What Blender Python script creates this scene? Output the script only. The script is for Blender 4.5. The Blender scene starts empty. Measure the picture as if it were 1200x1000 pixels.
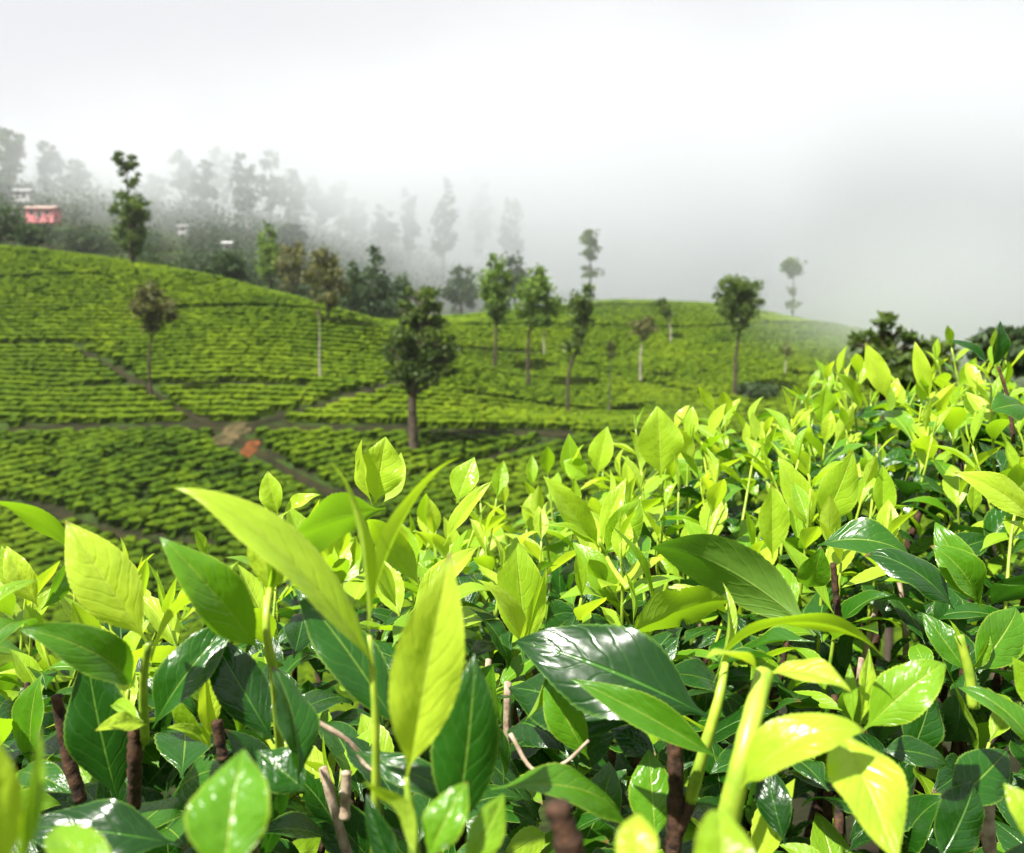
import bpy, math, random
import numpy as np
from mathutils import Matrix, Vector

R = math.radians
rng = np.random.default_rng(11)
random.seed(11)
scene = bpy.context.scene
col = scene.collection

# ------------------------------------------------------------------ camera
F = 1040.0                      # focal length in photo pixels (1200 wide)
CAMZ = 1.05                     # camera height over the soil of the near tea row
HOR = 400.0                     # row of the level line
PITCH = math.atan((500 - HOR) / F)
cam_d = bpy.data.cameras.new('camera')
cam = bpy.data.objects.new('camera', cam_d)
col.objects.link(cam)
cam.location = (0, 0, CAMZ)
cam.rotation_euler = (math.pi / 2 - PITCH, 0, 0)
cam_d.sensor_width = 36
cam_d.lens = 36 * F / 1200
cam_d.clip_start = 0.01
cam_d.clip_end = 5000
cam_d.dof.use_dof = True
cam_d.dof.focus_distance = 0.58
cam_d.dof.aperture_fstop = 12.0
scene.camera = cam

# ------------------------------------------------------------------ sky and sun
SUN_EL, SUN_AZ = 57.0, -128.0     # azimuth from +Y (ahead), positive to the right
wd = bpy.data.worlds.new('World')
scene.world = wd
wd.use_nodes = True
nt = wd.node_tree
nt.nodes.clear()
out = nt.nodes.new('ShaderNodeOutputWorld')
mixs = nt.nodes.new('ShaderNodeMixShader')
sky = nt.nodes.new('ShaderNodeTexSky')
sky.sky_type = 'NISHITA'
sky.sun_disc = False
sky.sun_elevation = R(SUN_EL)
sky.sun_rotation = R(SUN_AZ)
sky.air_density = 1.0
sky.dust_density = 4.0
bg1 = nt.nodes.new('ShaderNodeBackground')
bg1.inputs['Strength'].default_value = 0.05
bg2 = nt.nodes.new('ShaderNodeBackground')
bg2.inputs['Strength'].default_value = 0.345
tc = nt.nodes.new('ShaderNodeTexCoord')
nz = nt.nodes.new('ShaderNodeTexNoise')
nz.inputs['Scale'].default_value = 1.6
nz.inputs['Detail'].default_value = 5
rmp = nt.nodes.new('ShaderNodeValToRGB')
rmp.color_ramp.elements[0].position = 0.30
rmp.color_ramp.elements[0].color = (0.93, 0.94, 0.98, 1)
rmp.color_ramp.elements[1].position = 0.72
rmp.color_ramp.elements[1].color = (0.99, 0.99, 1.0, 1)
L = nt.links.new
L(tc.outputs['Generated'], nz.inputs['Vector'])
L(nz.outputs['Fac'], rmp.inputs['Fac'])
L(rmp.outputs['Color'], bg2.inputs['Color'])
L(sky.outputs['Color'], bg1.inputs['Color'])
L(bg1.outputs[0], mixs.inputs[1])
L(bg2.outputs[0], mixs.inputs[2])
mixs.inputs['Fac'].default_value = 0.92      # a closed layer of bright thin cloud
L(mixs.outputs[0], out.inputs['Surface'])

sun_d = bpy.data.lights.new('sun', 'SUN')
sun_d.energy = 5.0
sun_d.angle = R(0.8)
sun_d.color = (1.0, 0.96, 0.88)
sun = bpy.data.objects.new('sun', sun_d)
col.objects.link(sun)
sdir = Vector((math.sin(R(SUN_AZ)) * math.cos(R(SUN_EL)), math.cos(R(SUN_AZ)) * math.cos(R(SUN_EL)), math.sin(R(SUN_EL))))
sun.rotation_euler = sdir.to_track_quat('Z', 'Y').to_euler()
sun.location = sdir * 80

scene.view_settings.view_transform = 'Standard'
scene.view_settings.look = 'None'
scene.view_settings.exposure = 1.45
scene.view_settings.gamma = 1.0
scene.view_settings.use_curve_mapping = False
cy = scene.cycles
cy.use_denoising = True
cy.max_bounces = 7
cy.diffuse_bounces = 3
cy.glossy_bounces = 2
cy.transmission_bounces = 4
cy.transparent_max_bounces = 6
cy.volume_bounces = 3
cy.sample_clamp_indirect = 6.0

# ------------------------------------------------------------------ helpers
cp, sp = math.cos(PITCH), math.sin(PITCH)


def P(u, v, d):
    """photo pixel + depth along the view axis -> world point"""
    a = (u - 600) / F * d
    b = (500 - v) / F * d
    return np.array([a, d * cp + b * sp, CAMZ - d * sp + b * cp])


def proj(p):
    p = np.asarray(p, float)
    y = p[..., 1]
    z = p[..., 2] - CAMZ
    d = y * cp - z * sp
    b = y * sp + z * cp
    dd = np.where(np.abs(d) < 1e-6, 1e-6, d)
    return 600 + F * p[..., 0] / dd, 500 - F * b / dd, d


class TPS:
    def __init__(self, pts, reg=0.0):
        pts = np.asarray(pts, float)
        self.c = pts[:, :2]
        n = len(pts)
        A = np.zeros((n + 3, n + 3))
        A[:n, :n] = self.k(self.c[:, None] - self.c[None]) + np.eye(n) * reg
        A[:n, n] = 1
        A[:n, n + 1:] = self.c
        A[n, :n] = 1
        A[n + 1:, :n] = self.c.T
        b = np.zeros(n + 3)
        b[:n] = pts[:, 2]
        self.w = np.linalg.lstsq(A, b, rcond=None)[0]

    @staticmethod
    def k(d):
        r2 = (d ** 2).sum(-1)
        return 0.5 * r2 * np.log(np.maximum(r2, 1e-12))

    def __call__(self, x, y):
        x = np.asarray(x, float)
        y = np.asarray(y, float)
        sh = x.shape
        q = np.stack([x.ravel(), y.ravel()], -1)
        n = len(self.c)
        o = np.empty(len(q))
        for i in range(0, len(q), 20000):
            qq = q[i:i + 20000]
            o[i:i + 20000] = self.k(qq[:, None] - self.c[None]) @ self.w[:n] + self.w[n] + qq @ self.w[n + 1:]
        return o.reshape(sh)


_perm = rng.random((64, 64, 64))


def vnoise(x, y, z=0.0):
    x, y, z = np.broadcast_arrays(np.asarray(x, float), np.asarray(y, float), np.asarray(z, float))
    xi, yi, zi = np.floor(x).astype(int), np.floor(y).astype(int), np.floor(z).astype(int)
    fx, fy, fz = x - xi, y - yi, z - zi
    fx, fy, fz = fx * fx * (3 - 2 * fx), fy * fy * (3 - 2 * fy), fz * fz * (3 - 2 * fz)
    g = lambda a, b, c: _perm[(xi + a) % 64, (yi + b) % 64, (zi + c) % 64]
    l = lambda a, b, t: a + (b - a) * t
    return l(l(l(g(0, 0, 0), g(1, 0, 0), fx), l(g(0, 1, 0), g(1, 1, 0), fx), fy),
             l(l(g(0, 0, 1), g(1, 0, 1), fx), l(g(0, 1, 1), g(1, 1, 1), fx), fy), fz)


def mesh(name, verts, faces, mat, attrs=None, smooth=True):
    me = bpy.data.meshes.new(name)
    verts = np.asarray(verts, np.float32)
    faces = np.asarray(faces, np.int32)
    nf, k = faces.shape
    me.vertices.add(len(verts))
    me.vertices.foreach_set('co', verts.ravel())
    me.loops.add(nf * k)
    me.loops.foreach_set('vertex_index', faces.ravel())
    me.polygons.add(nf)
    me.polygons.foreach_set('loop_start', np.arange(0, nf * k, k, dtype=np.int32))
    me.polygons.foreach_set('loop_total', np.full(nf, k, np.int32))
    for an, av in (attrs or {}).items():
        a = me.attributes.new(an, 'FLOAT', 'POINT')
        a.data.foreach_set('value', np.asarray(av, np.float32))
    me.update(calc_edges=True)
    me.polygons.foreach_set('use_smooth', np.full(nf, smooth, bool))
    me.materials.append(mat)
    return me


def obj(name, me, parent=None, mw=None, **props):
    o = bpy.data.objects.new(name, me)
    col.objects.link(o)
    if parent is not None:
        o.parent = parent
        if mw is None:
            mw = Matrix.Identity(4)
        o.matrix_basis = WM[parent.name].inverted() @ mw
    elif mw is not None:
        o.matrix_basis = mw
    WM[o.name] = mw if mw is not None else Matrix.Identity(4)
    for k, v in props.items():
        o[k] = v
    return o


WM = {}


def thing(name, loc, label, category, group=None):
    o = obj(name, None, None, Matrix.Translation(Vector(loc)), label=label, category=category)
    o.empty_display_size = 0.2
    if group:
        o['group'] = group
    return o


def tube(pts, radii, n=6, cap=True):
    """quads of a tapered tube along a polyline"""
    pts = np.asarray(pts, float)
    radii = np.broadcast_to(np.asarray(radii, float), (len(pts),))
    m = len(pts)
    tan = np.gradient(pts, axis=0)
    tan /= np.linalg.norm(tan, axis=1)[:, None] + 1e-12
    ref = np.array([0.31, 0.87, 0.23])
    V = []
    for i in range(m):
        a = np.cross(tan[i], ref)
        a /= np.linalg.norm(a) + 1e-12
        b = np.cross(tan[i], a)
        th = np.arange(n) / n * 2 * math.pi
        V.append(pts[i] + radii[i] * (np.cos(th)[:, None] * a + np.sin(th)[:, None] * b))
    if cap:
        V.append(np.repeat(pts[-1][None], n, 0) + tan[-1] * radii[-1] * 0.3)
        V.insert(0, np.repeat(pts[0][None], n, 0))
    V = np.concatenate(V)
    k = len(V) // n
    i, j = np.meshgrid(np.arange(k - 1), np.arange(n), indexing='ij')
    fa = np.stack([i * n + j, i * n + (j + 1) % n, (i + 1) * n + (j + 1) % n, (i + 1) * n + j], -1).reshape(-1, 4)
    return V, fa


def join(parts):
    vs, fs, o = [], [], 0
    for v, f in parts:
        vs.append(v)
        fs.append(np.asarray(f) + o)
        o += len(v)
    return np.concatenate(vs), np.concatenate(fs)


def bez(pts, n=10):
    """Catmull-Rom through points"""
    pts = [np.asarray(p, float) for p in pts]
    if len(pts) == 2:
        return np.array([pts[0] + (pts[1] - pts[0]) * t for t in np.linspace(0, 1, n)])
    q = [2 * pts[0] - pts[1]] + pts + [2 * pts[-1] - pts[-2]]
    o = []
    for i in range(1, len(q) - 2):
        for t in np.linspace(0, 1, n, endpoint=False):
            a, b, c, d = q[i - 1], q[i], q[i + 1], q[i + 2]
            o.append(0.5 * (2 * b + (c - a) * t + (2 * a - 5 * b + 4 * c - d) * t * t + (3 * b - a - 3 * c + d) * t ** 3))
    o.append(pts[-1])
    return np.array(o)


# ------------------------------------------------------------------ materials
class NT:
    def __init__(self, name):
        self.m = bpy.data.materials.new(name)
        self.m.use_nodes = True
        self.t = self.m.node_tree
        self.t.nodes.clear()
        self.out = self.n('OutputMaterial')

    def n(self, typ, **inp):
        nd = self.t.nodes.new('ShaderNode' + typ)
        for k, v in inp.items():
            k2 = k.replace('_', ' ')
            if hasattr(v, 'is_output') or k2 in nd.inputs:
                if hasattr(v, 'is_output'):
                    self.t.links.new(v, nd.inputs[k2])
                else:
                    nd.inputs[k2].default_value = v
            else:
                setattr(nd, k, v)
        return nd

    def math(self, op, a, b=None, c=None, clamp=False):
        nd = self.t.nodes.new('ShaderNodeMath')
        nd.operation = op
        nd.use_clamp = clamp
        for i, x in enumerate((a, b, c)):
            if x is None:
                continue
            if hasattr(x, 'is_output'):
                self.t.links.new(x, nd.inputs[i])
            else:
                nd.inputs[i].default_value = x
        return nd.outputs[0]

    def attr(self, name):
        nd = self.t.nodes.new('ShaderNodeAttribute')
        nd.attribute_name = name
        return nd.outputs['Fac']

    def ramp(self, fac, stops):
        nd = self.t.nodes.new('ShaderNodeValToRGB')
        el = nd.color_ramp.elements
        while len(el) < len(stops):
            el.new(0.5)
        for e, (p, c) in zip(el, stops):
            e.position = p
            e.color = (*c, 1) if len(c) == 3 else c
        self.t.links.new(fac, nd.inputs['Fac'])
        return nd.outputs['Color']

    def mixc(self, fac, a, b, typ='MIX'):
        nd = self.t.nodes.new('ShaderNodeMix')
        nd.data_type = 'RGBA'
        nd.blend_type = typ
        for s, x in ((nd.inputs[0], fac), (nd.inputs[6], a), (nd.inputs[7], b)):
            if hasattr(x, 'is_output'):
                self.t.links.new(x, s)
            elif isinstance(x, tuple):
                s.default_value = (*x, 1)
            else:
                s.default_value = x
        return nd.outputs[2]

    def link(self, a, b):
        self.t.links.new(a, b)

    def ss(self, x, a, b):
        nd = self.t.nodes.new('ShaderNodeMapRange')
        nd.interpolation_type = 'SMOOTHSTEP'
        self.t.links.new(x, nd.inputs[0])
        nd.inputs[1].default_value = a
        nd.inputs[2].default_value = b
        return nd.outputs[0]


def leaf_material():
    M = NT('tea_leaf')
    across, along, young, tint = (M.attr(k) for k in ('across', 'along', 'young', 'tint'))
    oi = M.n('ObjectInfo')
    rnd = M.math('FRACT', M.math('ADD', tint, oi.outputs['Random']))
    rnd2 = M.math('FRACT', M.math('MULTIPLY', rnd, 7.31))
    ab = M.math('ABSOLUTE', across)
    y = M.math('ADD', young, M.math('MULTIPLY', M.math('SUBTRACT', rnd, 0.5), 0.30), clamp=True)
    base = M.ramp(y, [(0.0, (0.007, 0.038, 0.004)), (0.3, (0.016, 0.082, 0.005)), (0.6, (0.085, 0.23, 0.008)), (0.8, (0.23, 0.40, 0.016)), (1.0, (0.43, 0.58, 0.040))])
    trans = M.ramp(y, [(0.0, (0.025, 0.10, 0.006)), (0.3, (0.06, 0.22, 0.008)), (0.6, (0.20, 0.44, 0.010)), (0.8, (0.36, 0.60, 0.010)), (1.0, (0.54, 0.74, 0.022))])
    # lateral veins: arcs running forward from the midrib
    cv = M.n('CombineXYZ', X=M.math('MULTIPLY', across, 1.6), Y=M.math('MULTIPLY', along, 5.0), Z=M.math('MULTIPLY', rnd, 60.0))
    blis = M.n('TexNoise', Scale=1.0, Detail=2.0)
    M.link(cv.outputs[0], blis.inputs['Vector'])
    wob = M.math('MULTIPLY', blis.outputs['Fac'], 1.1)
    ph = M.math('ADD', wob, M.math('SUBTRACT', M.math('MULTIPLY', along, 8.0), M.math('MULTIPLY', M.math('POWER', ab, 1.25), 2.2)))
    tri = M.math('ABSOLUTE', M.math('SUBTRACT', M.math('FRACT', ph), 0.5))       # 0 on the vein line .5
    vein = M.math('SUBTRACT', 1.0, M.ss(tri, 0.0, 0.16))
    rib = M.math('SUBTRACT', 1.0, M.ss(ab, 0.012, 0.06))
    edge = M.ss(ab, 0.90, 1.0)
    tcn = M.n('TexCoord')
    noi = M.n('TexNoise', Scale=60.0, Detail=3.0)
    M.link(tcn.outputs['Object'], noi.inputs['Vector'])
    spots = M.n('TexNoise', Scale=95.0, Detail=2.0)
    M.link(tcn.outputs['Object'], spots.inputs['Vector'])
    blot = M.math('MULTIPLY', M.ss(spots.outputs['Fac'], 0.735, 0.77), M.ss(rnd2, 0.35, 0.5))
    c = M.mixc(M.math('MULTIPLY', M.ss(noi.outputs['Fac'], 0.35, 0.7), 0.30), base, M.mixc(1.0, base, (0.62, 0.72, 0.7), 'MULTIPLY'))
    lines = M.math('ADD', M.math('MULTIPLY', vein, M.math('SUBTRACT', 0.07, M.math('MULTIPLY', y, 0.05))), M.math('MULTIPLY', rib, 0.62), clamp=True)
    vein_col = M.mixc(y, (0.07, 0.20, 0.025), (0.55, 0.66, 0.10))
    c = M.mixc(lines, c, vein_col)
    c = M.mixc(M.math('MULTIPLY', edge, 0.55), c, M.mixc(y, (0.09, 0.20, 0.025), (0.55, 0.64, 0.07)))
    geo = M.n('NewGeometry')
    back = geo.outputs['Backfacing']
    c = M.mixc(M.math('MULTIPLY', back, 0.45), c, M.mixc(y, (0.06, 0.13, 0.035), (0.33, 0.46, 0.07)))
    c = M.mixc(M.math('MULTIPLY', blot, 0.85), c, (0.16, 0.10, 0.03))
    # scorched tip on a few leaves
    burn = M.math('MULTIPLY', M.ss(M.math('ADD', along, M.math('MULTIPLY', noi.outputs['Fac'], 0.12)), 0.98, 1.04), M.ss(rnd2, 0.72, 0.75))
    c = M.mixc(M.math('MULTIPLY', burn, 0.8), c, (0.17, 0.075, 0.02))
    # relief: sunk veins, swollen fields between them
    hgt = M.math('ADD', M.math('MULTIPLY', vein, -0.28), M.math('MULTIPLY', rib, -0.9))
    hgt = M.math('ADD', hgt, M.math('MULTIPLY', noi.outputs['Fac'], 0.5))
    hgt = M.math('ADD', hgt, M.math('MULTIPLY', blis.outputs['Fac'], 2.4))
    bmp = M.n('Bump', Strength=0.5, Distance=0.0011, Height=hgt)
    pr = M.n('BsdfPrincipled', Base_Color=c, Normal=bmp.outputs[0], IOR=1.5)
    rough = M.math('ADD', M.math('MULTIPLY', back, 0.25), M.math('ADD', 0.20, M.math('MULTIPLY', noi.outputs['Fac'], 0.12)))
    M.link(rough, pr.inputs['Roughness'])
    pr.inputs['Specular IOR Level'].default_value = 0.45
    tr = M.n('BsdfTranslucent', Color=M.mixc(M.math('MULTIPLY', lines, 0.35), trans, M.mixc(1.0, trans, (0.5, 0.6, 0.5), 'MULTIPLY')))
    fac = M.math('ADD', 0.22, M.math('MULTIPLY', y, 0.26))
    fac = M.math('MULTIPLY', fac, M.math('SUBTRACT', 1.0, M.math('MULTIPLY', blot, 0.8)))
    mx = M.n('MixShader', Fac=fac)
    M.link(pr.outputs[0], mx.inputs[1])
    M.link(tr.outputs[0], mx.inputs[2])
    M.link(mx.outputs[0], M.out.inputs['Surface'])
    return M.m


def simple(name, c1, c2, scale, rough=0.8, bump=0.3, dist=0.01, spec=0.3, coords='Object', detail=4):
    M = NT(name)
    tcn = M.n('TexCoord')
    noi = M.n('TexNoise', Scale=scale, Detail=detail)
    M.link(tcn.outputs[coords], noi.inputs['Vector'])
    c = M.ramp(noi.outputs['Fac'], [(0.32, c1), (0.68, c2)])
    b = M.n('Bump', Strength=bump, Distance=dist, Height=noi.outputs['Fac'])
    pr = M.n('BsdfPrincipled', Base_Color=c, Roughness=rough, Normal=b.outputs[0])
    pr.inputs['Specular IOR Level'].default_value = spec
    M.link(pr.outputs[0], M.out.inputs['Surface'])
    return M.m


def foliage_material(name, stops, tstops, tf=0.3, rough=0.6, spec=0.25):
    M = NT(name)
    t = M.attr('tint')
    pr = M.n('BsdfPrincipled', Base_Color=M.ramp(t, stops), Roughness=rough)
    pr.inputs['Specular IOR Level'].default_value = spec
    tr = M.n('BsdfTranslucent', Color=M.ramp(t, tstops))
    mx = M.n('MixShader', Fac=tf)
    M.link(pr.outputs[0], mx.inputs[1])
    M.link(tr.outputs[0], mx.inputs[2])
    M.link(mx.outputs[0], M.out.inputs['Surface'])
    return M.m


MAT = {}
MAT['leaf'] = leaf_material()
MAT['green_stem'] = simple('green_stem', (0.16, 0.27, 0.02), (0.36, 0.46, 0.04), 70, 0.42, 0.25, 0.0008, 0.5)
MAT['twig'] = simple('woody_twig', (0.010, 0.006, 0.004), (0.075, 0.036, 0.018), 170, 0.85, 0.9, 0.002)
MAT['grey_twig'] = simple('dry_twig', (0.16, 0.11, 0.07), (0.38, 0.30, 0.22), 160, 0.8, 0.8, 0.001)
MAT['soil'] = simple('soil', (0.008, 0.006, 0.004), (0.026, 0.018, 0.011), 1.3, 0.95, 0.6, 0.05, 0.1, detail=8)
MAT['path'] = simple('shaded_path_earth', (0.007, 0.009, 0.003), (0.024, 0.021, 0.008), 0.5, 0.95, 0.5, 0.05, 0.1, detail=8)  # earth colour darkened to carry the hedge shadow along the paths
MAT['red_earth'] = simple('red_earth', (0.03, 0.016, 0.006), (0.14, 0.045, 0.012), 1.5, 0.95, 0.6, 0.05, 0.1, detail=8)
MAT['bark'] = simple('bark', (0.022, 0.017, 0.011), (0.085, 0.066, 0.045), 3.0, 0.9, 0.7, 0.04, 0.2, detail=6)
MAT['pale_bark'] = simple('pale_bark', (0.16, 0.14, 0.11), (0.36, 0.33, 0.28), 3.0, 0.9, 0.7, 0.04, 0.2, detail=6)

TF = dict(
    oak=foliage_material('foliage_olive', [(0, (0.022, 0.042, 0.008)), (0.55, (0.055, 0.095, 0.014)), (1, (0.12, 0.17, 0.025))],
                         [(0, (0.04, 0.09, 0.01)), (1, (0.18, 0.28, 0.03))]),
    bright=foliage_material('foliage_bright', [(0, (0.03, 0.065, 0.008)), (0.5, (0.075, 0.14, 0.014)), (1, (0.16, 0.25, 0.03))],
                            [(0, (0.07, 0.14, 0.01)), (1, (0.22, 0.36, 0.03))]),
    brown=foliage_material('foliage_brown', [(0, (0.04, 0.045, 0.012)), (0.5, (0.09, 0.095, 0.028)), (1, (0.15, 0.15, 0.045))],
                           [(0, (0.06, 0.07, 0.015)), (1, (0.18, 0.2, 0.04))]),
    dark=foliage_material('foliage_dark', [(0, (0.012, 0.026, 0.010)), (0.5, (0.028, 0.055, 0.018)), (1, (0.06, 0.10, 0.03))],
                          [(0, (0.03, 0.06, 0.01)), (1, (0.08, 0.14, 0.03))]),
)
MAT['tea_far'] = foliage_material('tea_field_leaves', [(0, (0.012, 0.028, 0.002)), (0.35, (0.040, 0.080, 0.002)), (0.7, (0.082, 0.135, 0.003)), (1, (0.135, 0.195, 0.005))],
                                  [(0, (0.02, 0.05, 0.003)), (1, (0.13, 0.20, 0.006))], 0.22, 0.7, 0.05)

# ------------------------------------------------------------------ terrain
def pts(*rows):
    return [P(*r) for r in rows]


ctrl = pts(
    # left hill: crest, face, path level, foot
    (-250, 268, 112), (0, 292, 106), (120, 307, 103), (240, 326, 100), (350, 352, 94), (450, 391, 86),
    (-200, 400, 82), (0, 400, 80), (200, 405, 78), (330, 405, 78), (400, 440, 73),
    (-200, 505, 63), (0, 505, 62), (240, 503, 61), (470, 450, 72), (480, 508, 61), (690, 514, 61), (900, 520, 62),
    (-200, 615, 50), (0, 615, 49), (200, 615, 49), (400, 610, 49), (620, 610, 49), (60, 700, 42), (300, 700, 42),
    # right hill
    (545, 378, 116), (650, 361, 124), (760, 356, 128), (850, 363, 124), (950, 381, 114), (1010, 394, 108), (1080, 425, 100), (1250, 470, 92),
    (580, 432, 96), (622, 456, 88), (670, 491, 76), (753, 452, 90), (863, 466, 84), (785, 407, 106), (950, 440, 92), (1050, 500, 76),
    (800, 600, 52), (1100, 600, 54))
ctrl = [list(c) for c in ctrl]
# hollow behind both crests, then the wooded hill behind
for u, d, z in ((-300, 135, 9), (0, 128, 9.5), (150, 126, 8), (300, 120, 5.5), (430, 112, 2), (560, 145, 2), (700, 155, 1), (850, 155, -1), (1000, 150, -6), (1250, 140, -14)):
    c = P(u, 400, d)
    ctrl.append([c[0], c[1], CAMZ + z])
for u, d, z in ((-300, 190, 28), (0, 165, 21), (150, 165, 18), (300, 165, 14.5), (430, 165, 9), (560, 200, 10), (700, 220, 4), (1000, 220, -12),
                (-300, 260, 44), (0, 240, 40), (200, 240, 34), (400, 240, 26), (560, 270, 20), (800, 300, 0), (1200, 300, -25),
                (-300, 380, 50), (200, 380, 48), (600, 400, 25), (1100, 400, -20)):
    c = P(u, 400, d)
    ctrl.append([c[0], c[1], CAMZ + z])
# near slope, falling to the valley
for x, y, z in ((-3, 0, -0.1), (3, 0, 0.35), (0, -6, 1.2), (0, 0, 0.0), (-1.2, 1.2, -0.12), (0, 1.3, 0.0), (1.2, 1.2, 0.16), (0, 2.6, -0.9), (-3, 2.4, -1.0), (3, 2.6, -0.5),
                (0, 6, -3.2), (-6, 6, -3.8), (6, 6, -2.2), (0, 14, -6.2), (-14, 14, -7.5), (14, 14, -4.6), (0, 28, -10.4), (-25, 28, -11.6), (28, 28, -7.6),
                (40, 10, 0.5), (-40, 10, -6), (0, -40, 14), (-60, -40, 10), (60, -40, 16), (70, 40, -6)):
    ctrl.append([x, y, z])
terr = TPS(ctrl)


def ground(x, y):
    x = np.asarray(x, float)
    y = np.asarray(y, float)
    z = terr(x, y)
    r = np.hypot(x, y)
    k = np.clip((r - 330) / 200, 0, 1)
    z = z * (1 - k) + 10 * k
    w = np.clip((r - 20) / 20, 0, 1)
    return z + w * (vnoise(x / 7, y / 7) - 0.5) * 0.5


def onground(u, v, d0=40, d1=135):
    """where the sight line through a photo pixel first meets the hillside"""
    d = np.linspace(d0, d1, 700)
    q = np.array([P(u, v, t) for t in d])
    below = np.nonzero(q[:, 2] < ground(q[:, 0], q[:, 1]))[0]
    i = below[0] if len(below) else np.argmin(q[:, 2] - ground(q[:, 0], q[:, 1]))
    return q[i]


def graded(a, b, fine0, fine1, step, g=1.22):
    o = list(np.arange(fine0, fine1 + 1e-6, step))
    s = step
    while o[-1] < b:
        s *= g
        o.append(o[-1] + s)
    s = step
    while o[0] > a:
        s *= g
        o.insert(0, o[0] - s)
    return np.array(o)


gx = graded(-900, 900, -95, 110, 1.6)
gy = graded(-300, 1200, -4, 180, 1.6)
X, Y = np.meshgrid(gx, gy, indexing='ij')
Z = ground(X, Y)
ni, nj = X.shape
i, j = np.meshgrid(np.arange(ni - 1), np.arange(nj - 1), indexing='ij')
fa = np.stack([i * nj + j, (i + 1) * nj + j, (i + 1) * nj + j + 1, i * nj + j + 1], -1).reshape(-1, 4)


def ground_material():
    M = NT('hill_ground')
    tcn = M.n('TexCoord')
    noi = M.n('TexNoise', Scale=0.35, Detail=8.0)
    M.link(tcn.outputs['Object'], noi.inputs['Vector'])
    n2 = M.n('TexNoise', Scale=3.0, Detail=6.0)
    M.link(tcn.outputs['Object'], n2.inputs['Vector'])
    soil = M.ramp(n2.outputs['Fac'], [(0.3, (0.007, 0.009, 0.003)), (0.7, (0.020, 0.020, 0.007))])
    grass = M.ramp(n2.outputs['Fac'], [(0.3, (0.012, 0.026, 0.004)), (0.7, (0.035, 0.06, 0.008))])
    c = M.mixc(M.ss(noi.outputs['Fac'], 0.45, 0.60), soil, grass)
    b = M.n('Bump', Strength=0.8, Distance=0.12, Height=n2.outputs['Fac'])
    pr = M.n('BsdfPrincipled', Base_Color=c, Roughness=0.95, Normal=b.outputs[0])
    pr.inputs['Specular IOR Level'].default_value = 0.1
    M.link(pr.outputs[0], M.out.inputs['Surface'])
    return M.m


obj('ground', mesh('ground', np.stack([X, Y, Z], -1).reshape(-1, 3), fa, ground_material()), kind='structure')

# ------------------------------------------------------------------ earth paths between the tea plots
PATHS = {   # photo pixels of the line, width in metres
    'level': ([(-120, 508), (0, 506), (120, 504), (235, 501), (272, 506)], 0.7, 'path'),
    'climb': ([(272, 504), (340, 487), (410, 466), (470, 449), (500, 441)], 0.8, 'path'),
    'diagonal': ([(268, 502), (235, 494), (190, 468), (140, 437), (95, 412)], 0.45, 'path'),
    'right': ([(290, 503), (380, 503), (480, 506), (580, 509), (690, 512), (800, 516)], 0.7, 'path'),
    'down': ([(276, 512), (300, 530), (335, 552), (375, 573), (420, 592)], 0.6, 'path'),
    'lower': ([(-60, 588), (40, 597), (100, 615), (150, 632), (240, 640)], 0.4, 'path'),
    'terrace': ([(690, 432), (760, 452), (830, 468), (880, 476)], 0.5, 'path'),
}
PATHW = []
for k, (pp, w, m) in PATHS.items():
    q = np.array([onground(*p_)[:2] for p_ in pp])
    q = bez([np.array([a[0], a[1], 0]) for a in q], 12)[:, :2]
    PATHW.append((q, w))
    t = np.gradient(q, axis=0)
    t /= np.linalg.norm(t, axis=1)[:, None] + 1e-9
    nrm = np.stack([-t[:, 1], t[:, 0]], -1)
    rows = []
    jit = (vnoise(np.arange(len(q)) * 0.7, len(rows) + w * 9) - 0.5) * 0.4
    for s in (-1, -0.33, 0.33, 1):
        e = q + nrm * (s * (w * 0.5 + jit * w * 0.6))[:, None]
        rows.append(np.column_stack([e, ground(e[:, 0], e[:, 1]) + 0.05]))
    V = np.stack(rows, 1).reshape(-1, 3)
    n = len(q)
    i, j = np.meshgrid(np.arange(n - 1), np.arange(3), indexing='ij')
    fa = np.stack([i * 4 + j, (i + 1) * 4 + j, (i + 1) * 4 + j + 1, i * 4 + j + 1], -1).reshape(-1, 4)
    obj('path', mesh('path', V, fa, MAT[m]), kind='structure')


def patch(name, u, v, rx, ry, mat, lift):
    c = onground(u, v)
    n = 56
    th = np.arange(n) / n * 2 * math.pi
    V = [[c[0], c[1]]]
    for rr in (0.5, 1.0):
        rad = rr * (0.35 + 0.75 * vnoise(np.cos(th) * 1.7 + 5 + u, np.sin(th) * 1.7 + 9) + 0.55 * vnoise(np.cos(th) * 4.3 + 5 + u, np.sin(th) * 4.3 + 29))
        V += [[c[0] + rx * r_ * math.cos(a), c[1] + ry * r_ * math.sin(a)] for r_, a in zip(rad, th)]
    V = np.array(V)
    V = np.column_stack([V, ground(V[:, 0], V[:, 1]) + lift])
    fa = [[0, 1 + k, 1 + (k + 1) % n, 1 + (k + 1) % n] for k in range(n)]
    fa = [[0, 1 + k, 1 + (k + 1) % n] for k in range(n)]
    for k in range(n):
        a, b = 1 + k, 1 + (k + 1) % n
        fa += [[a, a + n, b + n], [a, b + n, b]]
    obj(name, mesh(name, V, np.array(fa), mat), kind='structure')
    return c, rx, ry


MAT['bare_earth'] = simple('bare_earth', (0.016, 0.020, 0.007), (0.095, 0.070, 0.032), 1.6, 0.95, 0.5, 0.05, 0.1, detail=8)
EARTH = [patch('bare_earth', 271, 510, 0.95, 2.2, MAT['bare_earth'], 0.054), patch('red_earth', 293, 528, 0.42, 1.3, MAT['red_earth'], 0.062)]

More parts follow.
